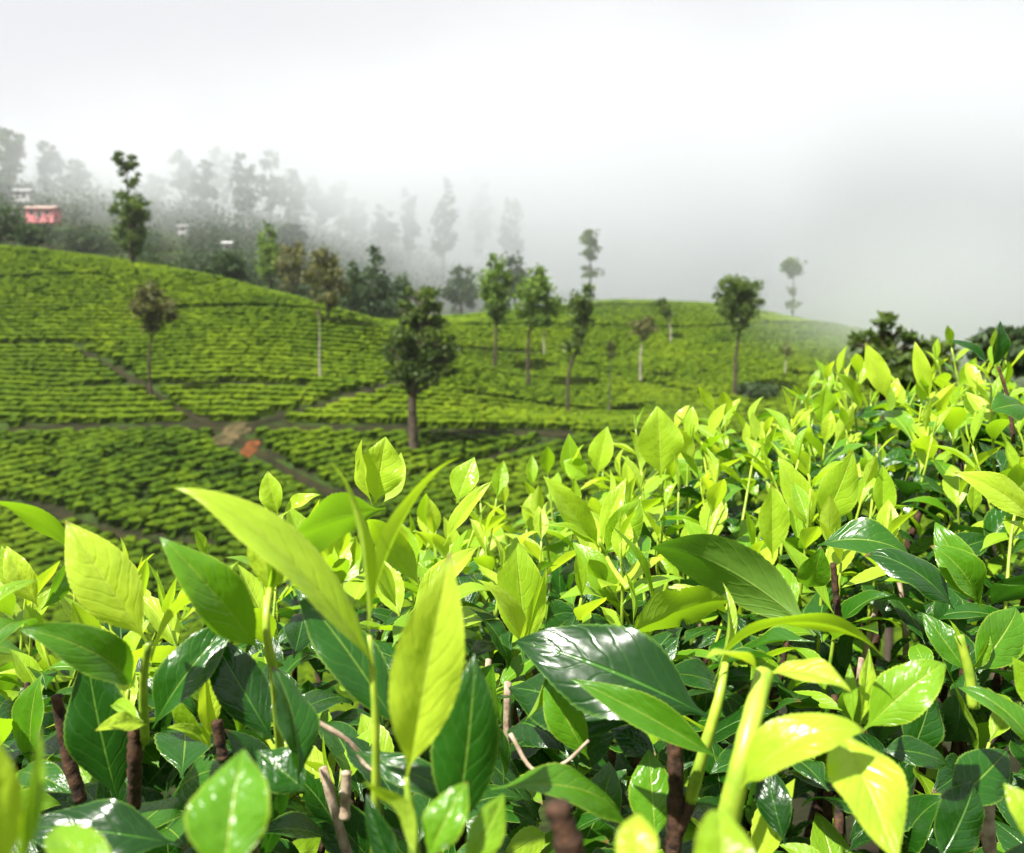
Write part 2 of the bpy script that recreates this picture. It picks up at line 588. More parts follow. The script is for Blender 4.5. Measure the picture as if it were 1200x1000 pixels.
# ------------------------------------------------------------------ tea fields on the hills (far too many bushes to count)
def dome(nr=3, ns=6):
    V = []
    for k in range(nr):
        a = k / (nr - 1)
        r = [0.95, 1.0, 0.66][k]
        h = [0.0, 0.78, 1.0][k]
        for s in range(ns):
            th = (s + 0.5 * (k % 2)) / ns * 2 * math.pi
            V.append([r * math.cos(th), r * math.sin(th), h])
    V.append([0, 0, 1.06])
    fa = []
    for k in range(nr - 1):
        for s in range(ns):
            a, b = k * ns + s, k * ns + (s + 1) % ns
            fa += [[a, b, b + ns], [a, b + ns, a + ns]]
    t = nr * ns
    for s in range(ns):
        fa.append([t - ns + s, t - ns + (s + 1) % ns, t])
    return np.array(V), np.array(fa)


DV, DF = dome()


def rows_points(xs, ys, phase, spacing, jx):
    """points on the lines phase(x, y) = k * spacing"""
    o = []
    for x in xs:
        yy = np.linspace(*ys, 2600)
        xx = np.full_like(yy, x)
        k = phase(xx, yy) / spacing
        c = np.nonzero(np.floor(k[1:]) != np.floor(k[:-1]))[0]
        for q in c:
            if int(np.floor(k[q + 1])) % 9 == 0 and vnoise(x / 10, k[q] / 3.0, 5.5) > 0.47:
                continue          # walking gaps between the plots
            o.append((x + random.uniform(-jx, jx), yy[q] + random.uniform(-0.10, 0.10)))
    return np.array(o)


def contour(x, y):
    return 0.55 * ground(x, y) / 0.34 + 0.45 * y + (vnoise(x / 11, y / 11) - 0.5) * 1.6


th_ = R(33)


def slanted(x, y):
    return y * math.cos(th_) - x * math.sin(th_) + (vnoise(x / 9, y / 9) - 0.5) * 0.8


q0 = PATHW[0][0]
q3 = PATHW[3][0]
lvl = np.concatenate([q0, q3])
lvl = lvl[np.argsort(lvl[:, 0])]


def level_y(x):
    return np.interp(x, lvl[:, 0], lvl[:, 1])


xs = np.arange(-74, 84, 0.38)
A = rows_points(xs, (56, 136), contour, 1.02, 0.16)
A = A[A[:, 1] > level_y(A[:, 0])]
B = rows_points(np.arange(-60, 60, 0.38), (24, 66), slanted, 0.90, 0.14)
B = B[B[:, 1] <= level_y(B[:, 0])]
T = np.concatenate([A, B])
keep = np.ones(len(T), bool)
for q, w in PATHW:
    d2 = np.min(((T[:, None] - q[None, ::2]) ** 2).sum(-1), 1) if len(T) * len(q) < 4e7 else None
    keep &= d2 > (w * 0.5 + (0.60 if w >= 0.6 else 0.47)) ** 2
for c, rx, ry in EARTH:
    keep &= (((T[:, 0] - c[0]) / (rx + 0.5)) ** 2 + ((T[:, 1] - c[1]) / (ry + 0.5)) ** 2) > 1
keep &= rng.random(len(T)) > 0.035
# dips beyond the crests stay meadow and scrub
pu, pv, pd = proj(np.column_stack([T, ground(T[:, 0], T[:, 1])]))
keep &= (pu > -160) & (pu < 1360)
T = T[keep]
tz = ground(T[:, 0], T[:, 1])
n = len(T)
size = (0.48 + 0.12 * rng.random(n)) * np.where(T[:, 1] < level_y(T[:, 0]), 0.86, 1.0)
small = rng.random(n) < 0.07
size = np.where(small, size * 0.6, size)
hh = (0.50 + 0.08 * rng.random(n)) * np.where(small, 0.6, 1)
rot = rng.random(n) * 6.28
cr, sr = np.cos(rot), np.sin(rot)
V = DV[None] * np.stack([size * 0.95, size * 1.06, hh], -1)[:, None]
# uneven surface of each bush
V = V + (rng.random(V.shape) - 0.5) * np.array([0.22, 0.22, 0.15])
vx = V[..., 0] * 1.0
V[..., 0] = vx + T[:, None, 0]
V[..., 1] = V[..., 1] + T[:, None, 1]
V[..., 2] = V[..., 2] + tz[:, None] - 0.05
big = vnoise(T[:, 0] / 6.0, T[:, 1] / 6.0, 3.3)
patchy = vnoise(T[:, 0] / 2.2, T[:, 1] / 2.2, 7.7)
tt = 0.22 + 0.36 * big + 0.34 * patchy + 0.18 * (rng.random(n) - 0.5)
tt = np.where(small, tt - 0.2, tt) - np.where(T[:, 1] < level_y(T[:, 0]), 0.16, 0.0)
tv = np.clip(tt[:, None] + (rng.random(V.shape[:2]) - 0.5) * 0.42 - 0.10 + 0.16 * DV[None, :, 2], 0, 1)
fa = (DF[None] + (np.arange(n) * len(DV))[:, None, None]).reshape(-1, 3)
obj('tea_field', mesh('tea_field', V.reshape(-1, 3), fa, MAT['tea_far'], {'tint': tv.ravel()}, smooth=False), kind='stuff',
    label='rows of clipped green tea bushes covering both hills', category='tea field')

# ------------------------------------------------------------------ trees on the hills
def crown_mesh(lobes, nleaf, size, mat, clump=0.28, hollow=0.35):
    """lobes: (centre xyz, radii xyz, weight). Small leaf faces gathered in clumps through the volume."""
    Vs, tn = [], []
    ws = np.array([l[2] for l in lobes], float)
    ws /= ws.sum()
    for (c, r, _), w in zip(lobes, ws):
        c, r = np.array(c), np.array(r)
        k = int(nleaf * w)
        nc = max(9, k // 38)
        dv = rng.normal(size=(nc, 3))
        dv /= np.linalg.norm(dv, axis=1)[:, None]
        rad = (hollow + (1 - hollow) * rng.random(nc)) ** 0.6
        cc = c + dv * r * rad[:, None]
        idx = rng.integers(0, nc, k)
        ps = cc[idx] + rng.normal(size=(k, 3)) * r * clump * np.array([1, 1, 0.75]) * (0.5 + rng.random((nc, 1))[idx] * 0.7)
        a = rng.normal(size=(k, 3))
        a /= np.linalg.norm(a, axis=1)[:, None]
        b = np.cross(a, rng.normal(size=(k, 3)))
        b /= np.linalg.norm(b, axis=1)[:, None]
        s = size * (0.55 + 0.9 * rng.random(k))[:, None]
        Vs.append(np.stack([ps - a * s, ps + b * s * 0.5, ps + a * s, ps - b * s * 0.5], 1))
        ct = rng.random(nc)[idx]
        tn.append(np.clip(0.25 + 0.45 * ct + 0.35 * (rng.random(k) - 0.5) + 0.12, 0, 1))
    V = np.concatenate(Vs)
    t = np.repeat(np.concatenate(tn), 4)
    n = len(V)
    fa = np.arange(n * 4).reshape(-1, 4)
    return mesh('crown', V.reshape(-1, 3), fa, mat, {'tint': t}, smooth=False)


def tree(name, label, base_uv, d, top_v, lobes_px, mat='oak', nleaf=1500, leaf=0.22, bark='bark', tr=None, lean=0.0, group=None, cat='tree', bare=False, base=None, clump=0.28):
    """lobes_px: (u, v, half width px, half height px) of the crown's masses at the tree's distance"""
    u0, v0 = base_uv
    b = P(u0, v0, d) if base is None else np.asarray(base, float)
    gz = float(ground(b[0], b[1]))
    if base is None:
        b = np.array([b[0], b[1], gz])
    m = d / F
    root = thing(name, b, label, cat, group)
    topz = P(u0, top_v, d)[2]
    H = topz - gz
    lobes = []
    for (u, v, ru, rv) in lobes_px:
        c = P(u, v, d)
        rr = ru * m
        lobes.append(((c[0], b[1] + random.uniform(-.2, .2) * rr, c[2]), (rr, rr * 0.95, rv * m), rr * rr * rv * m))
    r0 = tr if tr else max(0.10, H * 0.016)
    topc = lobes[0][0] if lobes else (b[0] + lean, b[1], topz)
    trunk_top = np.array([topc[0], topc[1], topz - 0.06 * H])
    mid1 = b + np.array([lean * 0.3 + random.uniform(-.12, .12), 0, H * 0.33])
    mid2 = b + (trunk_top - b) * 0.66 + np.array([random.uniform(-.2, .2), 0, 0])
    line = bez([b - np.array([0, 0, 0.3]), mid1, mid2, trunk_top], 7)
    tt_ = np.linspace(0, 1, len(line))
    parts = [tube(line, r0 * (1.12 - 0.95 * tt_), 8)]
    for (c, r, w) in lobes:
        nl = 7 if d < 100 else 4
        for k in range(nl):
            dv = np.array([random.gauss(0, 1), random.gauss(0, 1), random.gauss(0.2, .7)])
            dv /= np.linalg.norm(dv)
            end = np.array(c) + dv * np.array(r) * 0.8
            zs = min(max(end[2] - 0.8 * np.hypot(end[0] - topc[0], end[1] - topc[1]) - 0.3, gz + 0.35 * H), trunk_top[2] - 0.1)
            q = np.argmin(np.abs(line[:, 2] - zs))
            s = line[q]
            parts.append(tube(bez([s, s * 0.5 + end * 0.5 + np.array([0, 0, 0.15]), end], 4), np.linspace(r0 * 0.38, r0 * 0.08, 9), 5))
    V, fa = join(parts)
    obj('trunk', mesh('trunk', V, fa, MAT[bark]), root)
    if lobes:
        obj('crown', crown_mesh(lobes, nleaf, leaf, TF[mat], clump), root)
    return root


G1 = 'shade trees standing in the tea'
tree('shade_tree', 'large dark leafy tree with its trunk bared, in front of the tea slope', (486, 553), 58, 328,
     [(499, 347, 20, 17), (484, 366, 18, 16), (508, 374, 20, 18), (488, 393, 26, 20), (515, 405, 20, 18), (470, 414, 18, 18), (496, 424, 30, 22), (534, 414, 11, 10), (478, 440, 22, 14), (518, 436, 18, 12)], 'oak', 7600, 0.16, tr=0.33, clump=0.19)
tree('shade_tree', 'tall two-tiered tree on the crest of the left hill', (155, 309), 102, 178,
     [(154, 191, 13, 11), (158, 211, 10, 11), (145, 203, 6, 10), (154, 247, 21, 18), (153, 272, 16, 20), (157, 293, 9, 14)], 'oak', 2600, 0.27, clump=0.22)
tree('shade_tree', 'thin brownish tree alone on the face of the left hill', (178, 470), 66, 330,
     [(182, 344, 12, 14), (174, 360, 17, 16), (192, 364, 16, 16), (180, 380, 14, 10), (204, 372, 7, 7)], 'brown', 2200, 0.17, tr=0.12, clump=0.30)
tree('shade_tree', 'brownish rounded tree at the right end of the left hill crest', (385, 400), 84, 288,
     [(382, 303, 15, 15), (376, 325, 17, 20), (394, 330, 15, 20), (384, 352, 14, 10)], 'brown', 2600, 0.20)
tree('bare_pole_tree', 'pale thin bare trunk below the brownish rounded tree', (376, 456), 71, 366, [(376, 368, 4, 5)], 'brown', 60, 0.15, 'pale_bark', tr=0.11)
tree('shade_tree', 'slim bright-topped conical tree, the left of the pair on the saddle', (580, 432), 95, 300,
     [(580, 313, 11, 13), (580, 334, 18, 18), (578, 355, 17, 16), (584, 368, 12, 8)], 'bright', 3000, 0.21)
tree('shade_tree', 'spreading bright-topped tree with a long pale trunk beside the slim conical tree', (620, 454), 88, 310,
     [(629, 323, 11, 12), (628, 340, 18, 16), (614, 356, 12, 14), (642, 358, 14, 17), (628, 374, 17, 11)], 'bright', 3200, 0.2)
tree('shade_tree', 'narrow leaning tree with a second tuft below its crown', (666, 490), 77, 335,
     [(690, 344, 7, 9), (680, 358, 14, 15), (678, 380, 13, 12), (670, 405, 11, 10)], 'oak', 1900, 0.18, tr=0.16)
tree('shade_tree', 'hazy slender tree rising out of the mist behind the right hill crest', (692, 356), 138, 268,
     [(692, 279, 12, 10), (692, 297, 9, 12), (690, 318, 10, 9)], 'oak', 1000, 0.3)
tree('bare_pole_tree', 'thin leafless trunk with a brownish tip between the leaning and the small brown tree', (713, 486), 79, 404, [(715, 412, 6, 9)], 'brown', 160, 0.15, 'pale_bark', tr=0.09)
tree('shade_tree', 'small reddish-brown tree with a pale trunk on the right hill', (751, 450), 91, 372, [(753, 386, 14, 11), (757, 377, 8, 7)], 'brown', 900, 0.17, 'pale_bark', tr=0.13)
tree('shade_tree', 'faint small tree just below the right hill crest', (786, 405), 107, 349, [(776, 360, 9, 9), (784, 366, 6, 8)], 'oak', 500, 0.22, 'pale_bark', tr=0.11)
tree('shade_tree', 'big round-headed tree with a straight trunk on the right hill', (862, 466), 84, 325,
     [(862, 338, 21, 13), (850, 350, 14, 14), (878, 346, 14, 14), (863, 362, 22, 15), (864, 380, 12, 10)], 'oak', 4200, 0.18, tr=0.2)
tree('shade_tree', 'ghostly pale tree with a round head in the mist beyond the right hill', (929, 374), 128, 303,
     [(927, 314, 13, 10), (929, 342, 6, 5), (929, 357, 8, 5)], 'oak', 800, 0.28)
tree('bare_pole_tree', 'faint thin trunk on the slope right of the round-headed tree', (919, 455), 92, 402, [(919, 410, 6, 8)], 'brown', 120, 0.18, 'pale_bark', tr=0.08)
tree('bare_pole_tree', 'short pale bare trunk beside the spreading bright-topped tree', (638, 412), 103, 388, [(638, 391, 2, 3)], 'brown', 30, 0.15, 'pale_bark', tr=0.12)
tree('round_bush', 'dark round bush just behind the left hill crest', (268, 334), 108, 290, [(266, 306, 17, 14), (278, 318, 15, 12), (254, 318, 10, 11)], 'dark', 2400, 0.22, tr=0.2, cat='bush')
tree('round_bush', 'low dark bush at the foot of the round-headed tree', (882, 470), 83, 447, [(885, 458, 21, 10), (900, 464, 14, 7)], 'dark', 1400, 0.18, tr=0.1, cat='bush')

# trees of the wood behind the crest
G2 = 'trees at the edge of the misty wood'
EDGE = [(318, 345, 128, 263, 14, 'bright', 'light green young tree at the edge of the wood'),
        (346, 350, 126, 277, 18, 'brown', 'brownish-green tree at the edge of the wood'),
        (418, 372, 122, 305, 16, 'dark', 'dark tree hiding behind the end of the left hill'),
        (440, 382, 120, 292, 18, 'dark', 'dark tree with a bare trunk behind the end of the left hill'),
        (466, 385, 128, 318, 16, 'dark', 'dark low tree behind the large leafy tree'),
        (604, 366, 132, 300, 15, 'dark', 'dark hazy tree between the two bright-topped trees'),
        (540, 372, 140, 310, 20, 'dark', 'dim dark tree in the mist left of the slim conical tree'),
        (0, 290, 128, 240, 26, 'dark', 'dark shrubby tree below the pink house'),
        (36, 292, 134, 262, 18, 'dark', 'low dark tree below the pink house'),
        (8, 240, 190, 195, 24, 'dark', 'dark green tree beside the white house'),
        (14, 205, 200, 152, 16, 'oak', 'hazy tall tree above the white house'),
        (340, 300, 165, 262, 16, 'dark', 'dim tree of the misty wood behind the brownish-green tree')]
for (u, vb, d, vt, rw, mt, lab) in EDGE:
    h = vb - vt
    tree('woodland_tree', lab, (u, vb), d, vt, [(u + random.uniform(-3, 3), vt + h * .22, rw * .7, h * .2), (u, vt + h * .48, rw, h * .25), (u + random.uniform(-4, 4), vt + h * .7, rw * .8, h * .2)],
         mt, 1500, 0.3 * d / 120, group=G2)
# skyline trees fading in the mist
G3 = 'tall trees fading in the mist'
SKY = [(215, 178, 15), (240, 190, 16), (262, 172, 14), (290, 185, 16), (318, 182, 15), (345, 200, 14), (372, 212, 15), (398, 208, 12), (420, 232, 14), (60, 165, 14), (90, 190, 16), (185, 205, 15),
       (450, 240, 14), (480, 225, 12), (520, 215, 14), (565, 200, 13), (600, 230, 14)]
for (u, vt, rw) in SKY:
    d = random.uniform(195, 225)
    c = P(u, 300, d)
    gz = float(ground(c[0], c[1]))
    vb = proj(np.array([c[0], c[1], gz]))[1]
    h = max(vb - vt, 30)
    tree('woodland_tree', 'tall grey tree fading into the mist above the wood', (u, vb), d, vt,
         [(u + random.uniform(-3, 3), vt + h * .14, rw * .7, h * .14), (u + random.uniform(-4, 4), vt + h * .36, rw, h * .16), (u, vt + h * .56, rw * .9, h * .16)], 'dark', 1100, 0.5, 'pale_bark', tr=0.3, group=G3)
# undergrowth and far wood as one mass
Vs, tn = [], []
wu = rng.random(520) * 1000 - 260
wd_ = 118 + rng.random(520) * 130
cs = []
for u, d in zip(wu, wd_):
    c = P(u, 400, d)
    if u > 470 and d < 165:
        continue
    cs.append((c[0], c[1], float(ground(c[0], c[1])), d))
for (x, y, z, d) in cs:
    k = 240
    r = random.uniform(1.3, 2.8) * (1 if d < 150 else 1.6)
    ps = np.array([x, y, z + r * 0.6]) + rng.normal(size=(k, 3)) * np.array([r, r, r * 0.8]) * 0.5
    a = rng.normal(size=(k, 3))
    a /= np.linalg.norm(a, axis=1)[:, None]
    b = np.cross(a, rng.normal(size=(k, 3)))
    b /= np.linalg.norm(b, axis=1)[:, None]
    s = 0.30 * (0.5 + rng.random(k))[:, None]
    Vs.append(np.stack([ps - a * s, ps + b * s * .6, ps + a * s, ps - b * s * .6], 1))
    tn.append(np.clip(random.uniform(0.2, 0.7) + (rng.random(k) - .5) * .5, 0, 1))
V = np.concatenate(Vs)
obj('undergrowth', mesh('undergrowth', V.reshape(-1, 3), np.arange(len(V) * 4).reshape(-1, 4), TF['dark'], {'tint': np.repeat(np.concatenate(tn), 4)}, smooth=False), kind='stuff',
    label='dark scrub and low wood behind the tea hills', category='undergrowth')

# shrubs peeping over the near tea bushes
def shrub(label, d, lobes_px, nleaf, mat, base_u):
    c = P(base_u, 470, d)
    gz = float(ground(c[0], c[1]))
    tree('shrub_tree', label, (base_u, 470), d, min(l[1] - l[3] for l in lobes_px), lobes_px, mat, nleaf, 0.055, tr=0.07, group=None, cat='shrub', clump=0.26)


shrub('loose shrub with small clustered leaves behind the tea bushes, against the mist', 11.0,
      [(1033, 376, 11, 9), (1013, 398, 14, 9), (1036, 396, 12, 10), (1062, 394, 13, 9), (1085, 402, 13, 8), (1108, 408, 10, 8), (1030, 420, 28, 12), (1075, 420, 30, 12), (998, 404, 6, 6), (1050, 440, 46, 18)], 5000, 'oak', 1050)
shrub('dense dark shrub behind the dark leaf on its bare twig', 11.5,
      [(1175, 393, 22, 11), (1150, 402, 16, 10), (1200, 398, 22, 14), (1180, 420, 40, 18)], 3000, 'dark', 1180)

# ------------------------------------------------------------------ houses on the wooded hill
def box(x0, x1, y0, y1, z0, z1):
    V = np.array([[x, y, z] for x in (x0, x1) for y in (y0, y1) for z in (z0, z1)], float)
    fa = np.array([[0, 1, 3, 2], [4, 6, 7, 5], [0, 4, 5, 1], [2, 3, 7, 6], [0, 2, 6, 4], [1, 5, 7, 3]])
    return V, fa


PINK = simple('pink_plaster', (0.50, 0.16, 0.18), (0.64, 0.24, 0.25), 0.8, 0.85, 0.1, 0.01)
WHITE = simple('white_plaster', (0.40, 0.40, 0.39), (0.55, 0.55, 0.54), 0.8, 0.85, 0.1, 0.01)
TIN = simple('weathered_roof', (0.20, 0.13, 0.11), (0.36, 0.26, 0.22), 0.6, 0.7, 0.2, 0.02)
TINW = simple('pale_roof', (0.24, 0.24, 0.24), (0.36, 0.36, 0.36), 0.6, 0.5, 0.2, 0.02)
PANE = simple('dark_pane', (0.02, 0.025, 0.03), (0.05, 0.06, 0.07), 0.5, 0.15, 0.0, 0.01, 0.6)
FRAME = simple('painted_frame', (0.5, 0.4, 0.36), (0.62, 0.52, 0.46), 2, 0.6, 0.05, 0.002)


def house(label, u, v, d, wpx, hpx, wall, roof, nwin):
    c = P(u, v, d)
    m = d / F
    w, h, dep = wpx * m, hpx * m, wpx * m * 0.6
    gz = c[2] - h * 0.5
    root = thing('house', (c[0], c[1], gz), label, 'house')
    V, fa = box(c[0] - w / 2, c[0] + w / 2, c[1], c[1] + dep, gz - 0.8, gz + h)
    obj('wall', mesh('wall', V, fa, wall, smooth=False), root)
    e, rh = 0.35, h * 0.38
    z = gz + h + 0.004
    V = np.array([[c[0] - w / 2 - e, c[1] - e, z], [c[0] + w / 2 + e, c[1] - e, z], [c[0] + w / 2 + e, c[1] + dep + e, z], [c[0] - w / 2 - e, c[1] + dep + e, z],
                  [c[0] - w / 2 - e, c[1] + dep / 2, z + rh], [c[0] + w / 2 + e, c[1] + dep / 2, z + rh]])
    me = bpy.data.meshes.new('roof')
    me.from_pydata(V.tolist(), [], [(0, 1, 5, 4), (2, 3, 4, 5), (0, 4, 3), (1, 2, 5), (3, 2, 1, 0)])
    me.materials.append(roof)
    obj('roof', me, root)
    ww = w / (nwin * 2 + 1)
    for k in range(nwin):
        x0 = c[0] - w / 2 + ww * (2 * k + 1)
        isdoor = k == nwin // 2
        zb, zt = (gz + 0.05, gz + h * 0.72) if isdoor else (gz + h * 0.36, gz + h * 0.76)
        fr = [box(x0 - .08, x0, c[1] - .06, c[1] + .02, zb, zt), box(x0 + ww, x0 + ww + .08, c[1] - .06, c[1] + .02, zb, zt), box(x0 - .08, x0 + ww + .08, c[1] - .06, c[1] + .02, zt + .002, zt + .1)]
        V, fa = join(fr)
        nm = 'door' if isdoor else 'window'
        f_ = obj(nm, mesh(nm, V, fa, FRAME, smooth=False), root)
        V, fa = box(x0, x0 + ww, c[1] - .02, c[1] + .03, zb, zt)
        obj('pane', mesh('pane', V, fa, PANE, smooth=False), f_)


house('small pink-walled house on the hillside below the white house', 46, 250, 158, 32, 11, PINK, TIN, 3)
house('white house among dark trees above the pink house', 24, 228, 172, 20, 8, WHITE, TINW, 2)
house('tiny white house behind the dark round bush', 266, 289, 150, 9, 7, WHITE, TINW, 1)
house('tiny pale house in the wood above the dark round bush', 214, 268, 168, 11, 5, WHITE, TINW, 1)

# ------------------------------------------------------------------ near tea bushes
PROF_T = np.array([0, .05, .09, .14, .22, .34, .46, .58, .70, .80, .88, .94, .975, 1.0])
PROF_W = np.array([.05, .05, .10, .27, .58, .88, 1.0, .96, .78, .54, .32, .16, .085, .012])


def leaf_shape(L=1.0, W=0.4, bend=0.5, fold=0.25, nseg=24, nc=4, serr=0.02, wave=0.02, twist=0.0, curl=0.0, tipcurl=0.0, seed=0, bite=0):
    """blade along +Y from the origin, upper face +Z; returns verts, faces, across, along"""
    r = np.random.default_rng(seed)
    t = np.linspace(0, 1, nseg + 1)
    ang = 0.5 * bend - bend * t ** 1.15 - tipcurl * np.clip((t - 0.7) / 0.3, 0, 1) ** 2
    ds = L / nseg
    am = 0.5 * (ang[1:] + ang[:-1])
    y = np.concatenate([[0], np.cumsum(np.cos(am) * ds)])
    z = np.concatenate([[0], np.cumsum(np.sin(am) * ds)])
    h = np.interp(t, PROF_T, PROF_W)
    h = np.convolve(np.pad(h, 1, mode='edge'), [.2, .6, .2], 'valid')
    h[-1] = 0.012
    h = h * W * 0.5
    s = np.linspace(-1, 1, 2 * nc + 1)
    V = np.zeros((nseg + 1, 2 * nc + 1, 3))
    ph1, ph2 = r.random() * 6.28, r.random() * 6.28
    k1, k2 = 1.2 + r.random(), 1.2 + r.random()
    edge_l = 1 + serr * np.where(np.arange(nseg + 1) % 2 == 0, 1, -1) * (h > 0.12 * W) + (r.random(nseg + 1) - .5) * serr
    edge_r = 1 + serr * np.where(np.arange(nseg + 1) % 2 == 1, 1, -1) * (h > 0.12 * W) + (r.random(nseg + 1) - .5) * serr
    if bite:
        k0 = r.integers(int(nseg * .45), int(nseg * .8))
        for k in range(-2, 3):
            if r.random() < .5:
                edge_l[k0 + k] *= 1 - 0.5 * (1 - abs(k) / 3)
            else:
                edge_r[k0 + k] *= 1 - 0.3 * (1 - abs(k) / 3)
    for q, sv in enumerate(s):
        a = abs(sv)
        ed = edge_l if sv < 0 else edge_r
        hw = h * a * (1 + (ed - 1) * a ** 4)
        phi = fold * (1 - 0.35 * t) - curl * a
        nx = np.sign(sv) * hw * np.cos(phi)
        nn = hw * np.sin(phi) + W * wave * a ** 2 * np.sin(2 * math.pi * (k1 if sv < 0 else k2) * t + (ph1 if sv < 0 else ph2)) * np.sin(math.pi * t)
        tw = twist * (t - 0.2)
        cx = nx * np.cos(tw) - nn * np.sin(tw)
        cn = nx * np.sin(tw) + nn * np.cos(tw)
        V[:, q, 0] = cx
        V[:, q, 1] = y - np.sin(ang) * cn
        V[:, q, 2] = z + np.cos(ang) * cn
    nq = 2 * nc + 1
    i, j = np.meshgrid(np.arange(nseg), np.arange(nq - 1), indexing='ij')
    fa = np.stack([i * nq + j, i * nq + j + 1, (i + 1) * nq + j + 1, (i + 1) * nq + j], -1).reshape(-1, 4)
    ac = np.tile(s, nseg + 1)
    al = np.repeat(t, nq)
    return V.reshape(-1, 3), fa, ac, al


def leaf_mesh(young, **k):
    V, fa, ac, al = leaf_shape(**k)
    return mesh('leaf', V, fa, MAT['leaf'], {'across': ac, 'along': al, 'young': np.full(len(V), young), 'tint': np.zeros(len(V))})


# variants shared by the many leaves (unit length)
VAR = {}
LOW = {}
def add_variant(kind, young, **k):
    VAR.setdefault(kind, []).append(leaf_mesh(young, **k))
    k2 = dict(k)
    k2.update(nseg=9, nc=2, serr=0.0)
    V, fa, ac, al = leaf_shape(**k2)
    LOW.setdefault(kind, []).append((V, fa, ac, al, young))


for s in range(9):
    rr = np.random.default_rng(100 + s)
    add_variant('young', 0.97 - 0.10 * rr.random(), W=0.36 + .10 * rr.random(), bend=-.15 + 1.0 * rr.random(), fold=.28 + .45 * rr.random(), nseg=24, nc=3, serr=.025, wave=.03, twist=rr.normal() * .35, tipcurl=.5 * rr.random(), seed=s)
for s in range(8):
    rr = np.random.default_rng(200 + s)
    add_variant('mid', 0.62 + 0.16 * rr.random(), W=0.38 + .08 * rr.random(), bend=.3 + .9 * rr.random(), fold=.15 + .4 * rr.random(), nseg=24, nc=3, serr=.025, wave=.04, twist=rr.normal() * .35, tipcurl=.6 * rr.random(), seed=s + 50)
for s in range(12):
    rr = np.random.default_rng(300 + s)
    add_variant('mature', 0.05 + 0.30 * rr.random() ** 1.5, W=0.40 + .10 * rr.random(), bend=.2 + 1.0 * rr.random(), fold=.05 + .45 * rr.random(), nseg=30, nc=4, serr=.022, wave=.06, twist=rr.normal() * .4, curl=.35 * rr.random(), tipcurl=.7 * rr.random(), seed=s + 90, bite=int(s % 3 == 0))
# bud: rolled narrow spear
for s in range(3):
    add_variant('bud', 0.98, W=0.16, bend=-.15 + .25 * s, fold=1.1, nseg=12, nc=2, serr=0, wave=0, twist=.3, seed=400 + s)

# plucking table surface (photo pixel, depth)
canopy = TPS([list(P(*r)) for r in (
    (0, 1010, .40), (100, 900, .47), (300, 900, .45), (500, 985, .41), (700, 900, .48), (900, 900, .50), (1100, 900, .54), (1200, 800, .60),
    (110, 745, .74), (300, 700, .78), (450, 662, .86), (700, 700, .70), (950, 615, .85), (1150, 655, .72), (560, 650, 1.02),
    (760, 575, 1.05), (900, 525, 1.12), (1010, 502, 1.12), (1100, 488, 1.10), (1190, 466, 1.12), (1300, 460, 1.1))] +
    [[-1.0, .4, .80], [-1.0, .9, .76], [0, 0, .84], [-.8, -.3, .84], [.8, -.3, .92], [1.3, .5, 1.0], [1.3, 1.2, 1.05]], 0.0005)


def back_edge(x):
    return np.interp(x, [-1.2, -.55, -.25, 0, .15, .45, .7, 1.4], [.78, .80, .92, 1.12, 1.2, 1.32, 1.34, 1.36])


def poisson(x0, x1, y0, y1, r):
    cell = {}
    o = []
    nt_ = int((x1 - x0) * (y1 - y0) / (r * r) * 3.2)
    for k in range(nt_):
        x, y = random.uniform(x0, x1), random.uniform(y0, y1)
        ci, cj = int(x / r + 1000), int(y / r + 1000)
        ok = True
        for a in (-1, 0, 1):
            for b in (-1, 0, 1):
                for (px, py) in cell.get((ci + a, cj + b), ()):
                    if (px - x) ** 2 + (py - y) ** 2 < r * r:
                        ok = False
        if ok:
            cell.setdefault((ci, cj), []).append((x, y))
            o.append((x, y))
    return np.array(o)


BUSHES = [
    ((-.36, .44), 'tea bush with long arching yellow leaves, just below the dirt path crossing'),
    ((.08, .40), 'tea bush with one tall upright pale leaf and a big glossy dark leaf'),
    ((.52, .48), 'dark-leaved tea bush with a drooping bright leaf on a thick green stem'),
    ((-.20, .93), 'tea bush with crowded yellow shoots standing in line with the large leafy tree'),
    ((.33, 1.00), 'tea bush thick with upright yellow shoots, below the big round-headed tree'),
    ((.92, 1.05), 'tea bush on the rise topped by a dark leaf on a bare twig'),
]
BC = np.array([b[0] for b in BUSHES])
ROOT = []
for (c, lab) in BUSHES:
    gz = float(ground(*c))
    o = thing('tea_bush', (c[0], c[1], gz), lab, 'tea bush', 'tea bushes along the hillside')
    ROOT.append(o)


def bush_of(p):
    return int(np.argmin(((BC - np.asarray(p)[:2]) ** 2).sum(1)))


def basis(ydir, zdir, origin, scale):
    y = np.asarray(ydir, float)
    y = y / np.linalg.norm(y)
    z = np.asarray(zdir, float)
    z = z - y * (z @ y)
    z = z / (np.linalg.norm(z) + 1e-9)
    x = np.cross(y, z)
    M = np.eye(4)
    M[:3, 0], M[:3, 1], M[:3, 2], M[:3, 3] = x * scale, y * scale, z * scale, origin
    return M


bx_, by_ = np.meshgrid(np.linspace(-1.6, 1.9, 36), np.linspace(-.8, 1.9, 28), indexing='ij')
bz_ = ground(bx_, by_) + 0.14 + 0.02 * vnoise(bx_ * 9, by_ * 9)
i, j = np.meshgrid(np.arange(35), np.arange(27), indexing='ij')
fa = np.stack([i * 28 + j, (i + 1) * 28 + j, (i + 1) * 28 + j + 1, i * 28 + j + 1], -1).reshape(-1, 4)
obj('soil', mesh('soil', np.stack([bx_, by_, bz_], -1).reshape(-1, 3), fa, MAT['soil']), kind='structure')

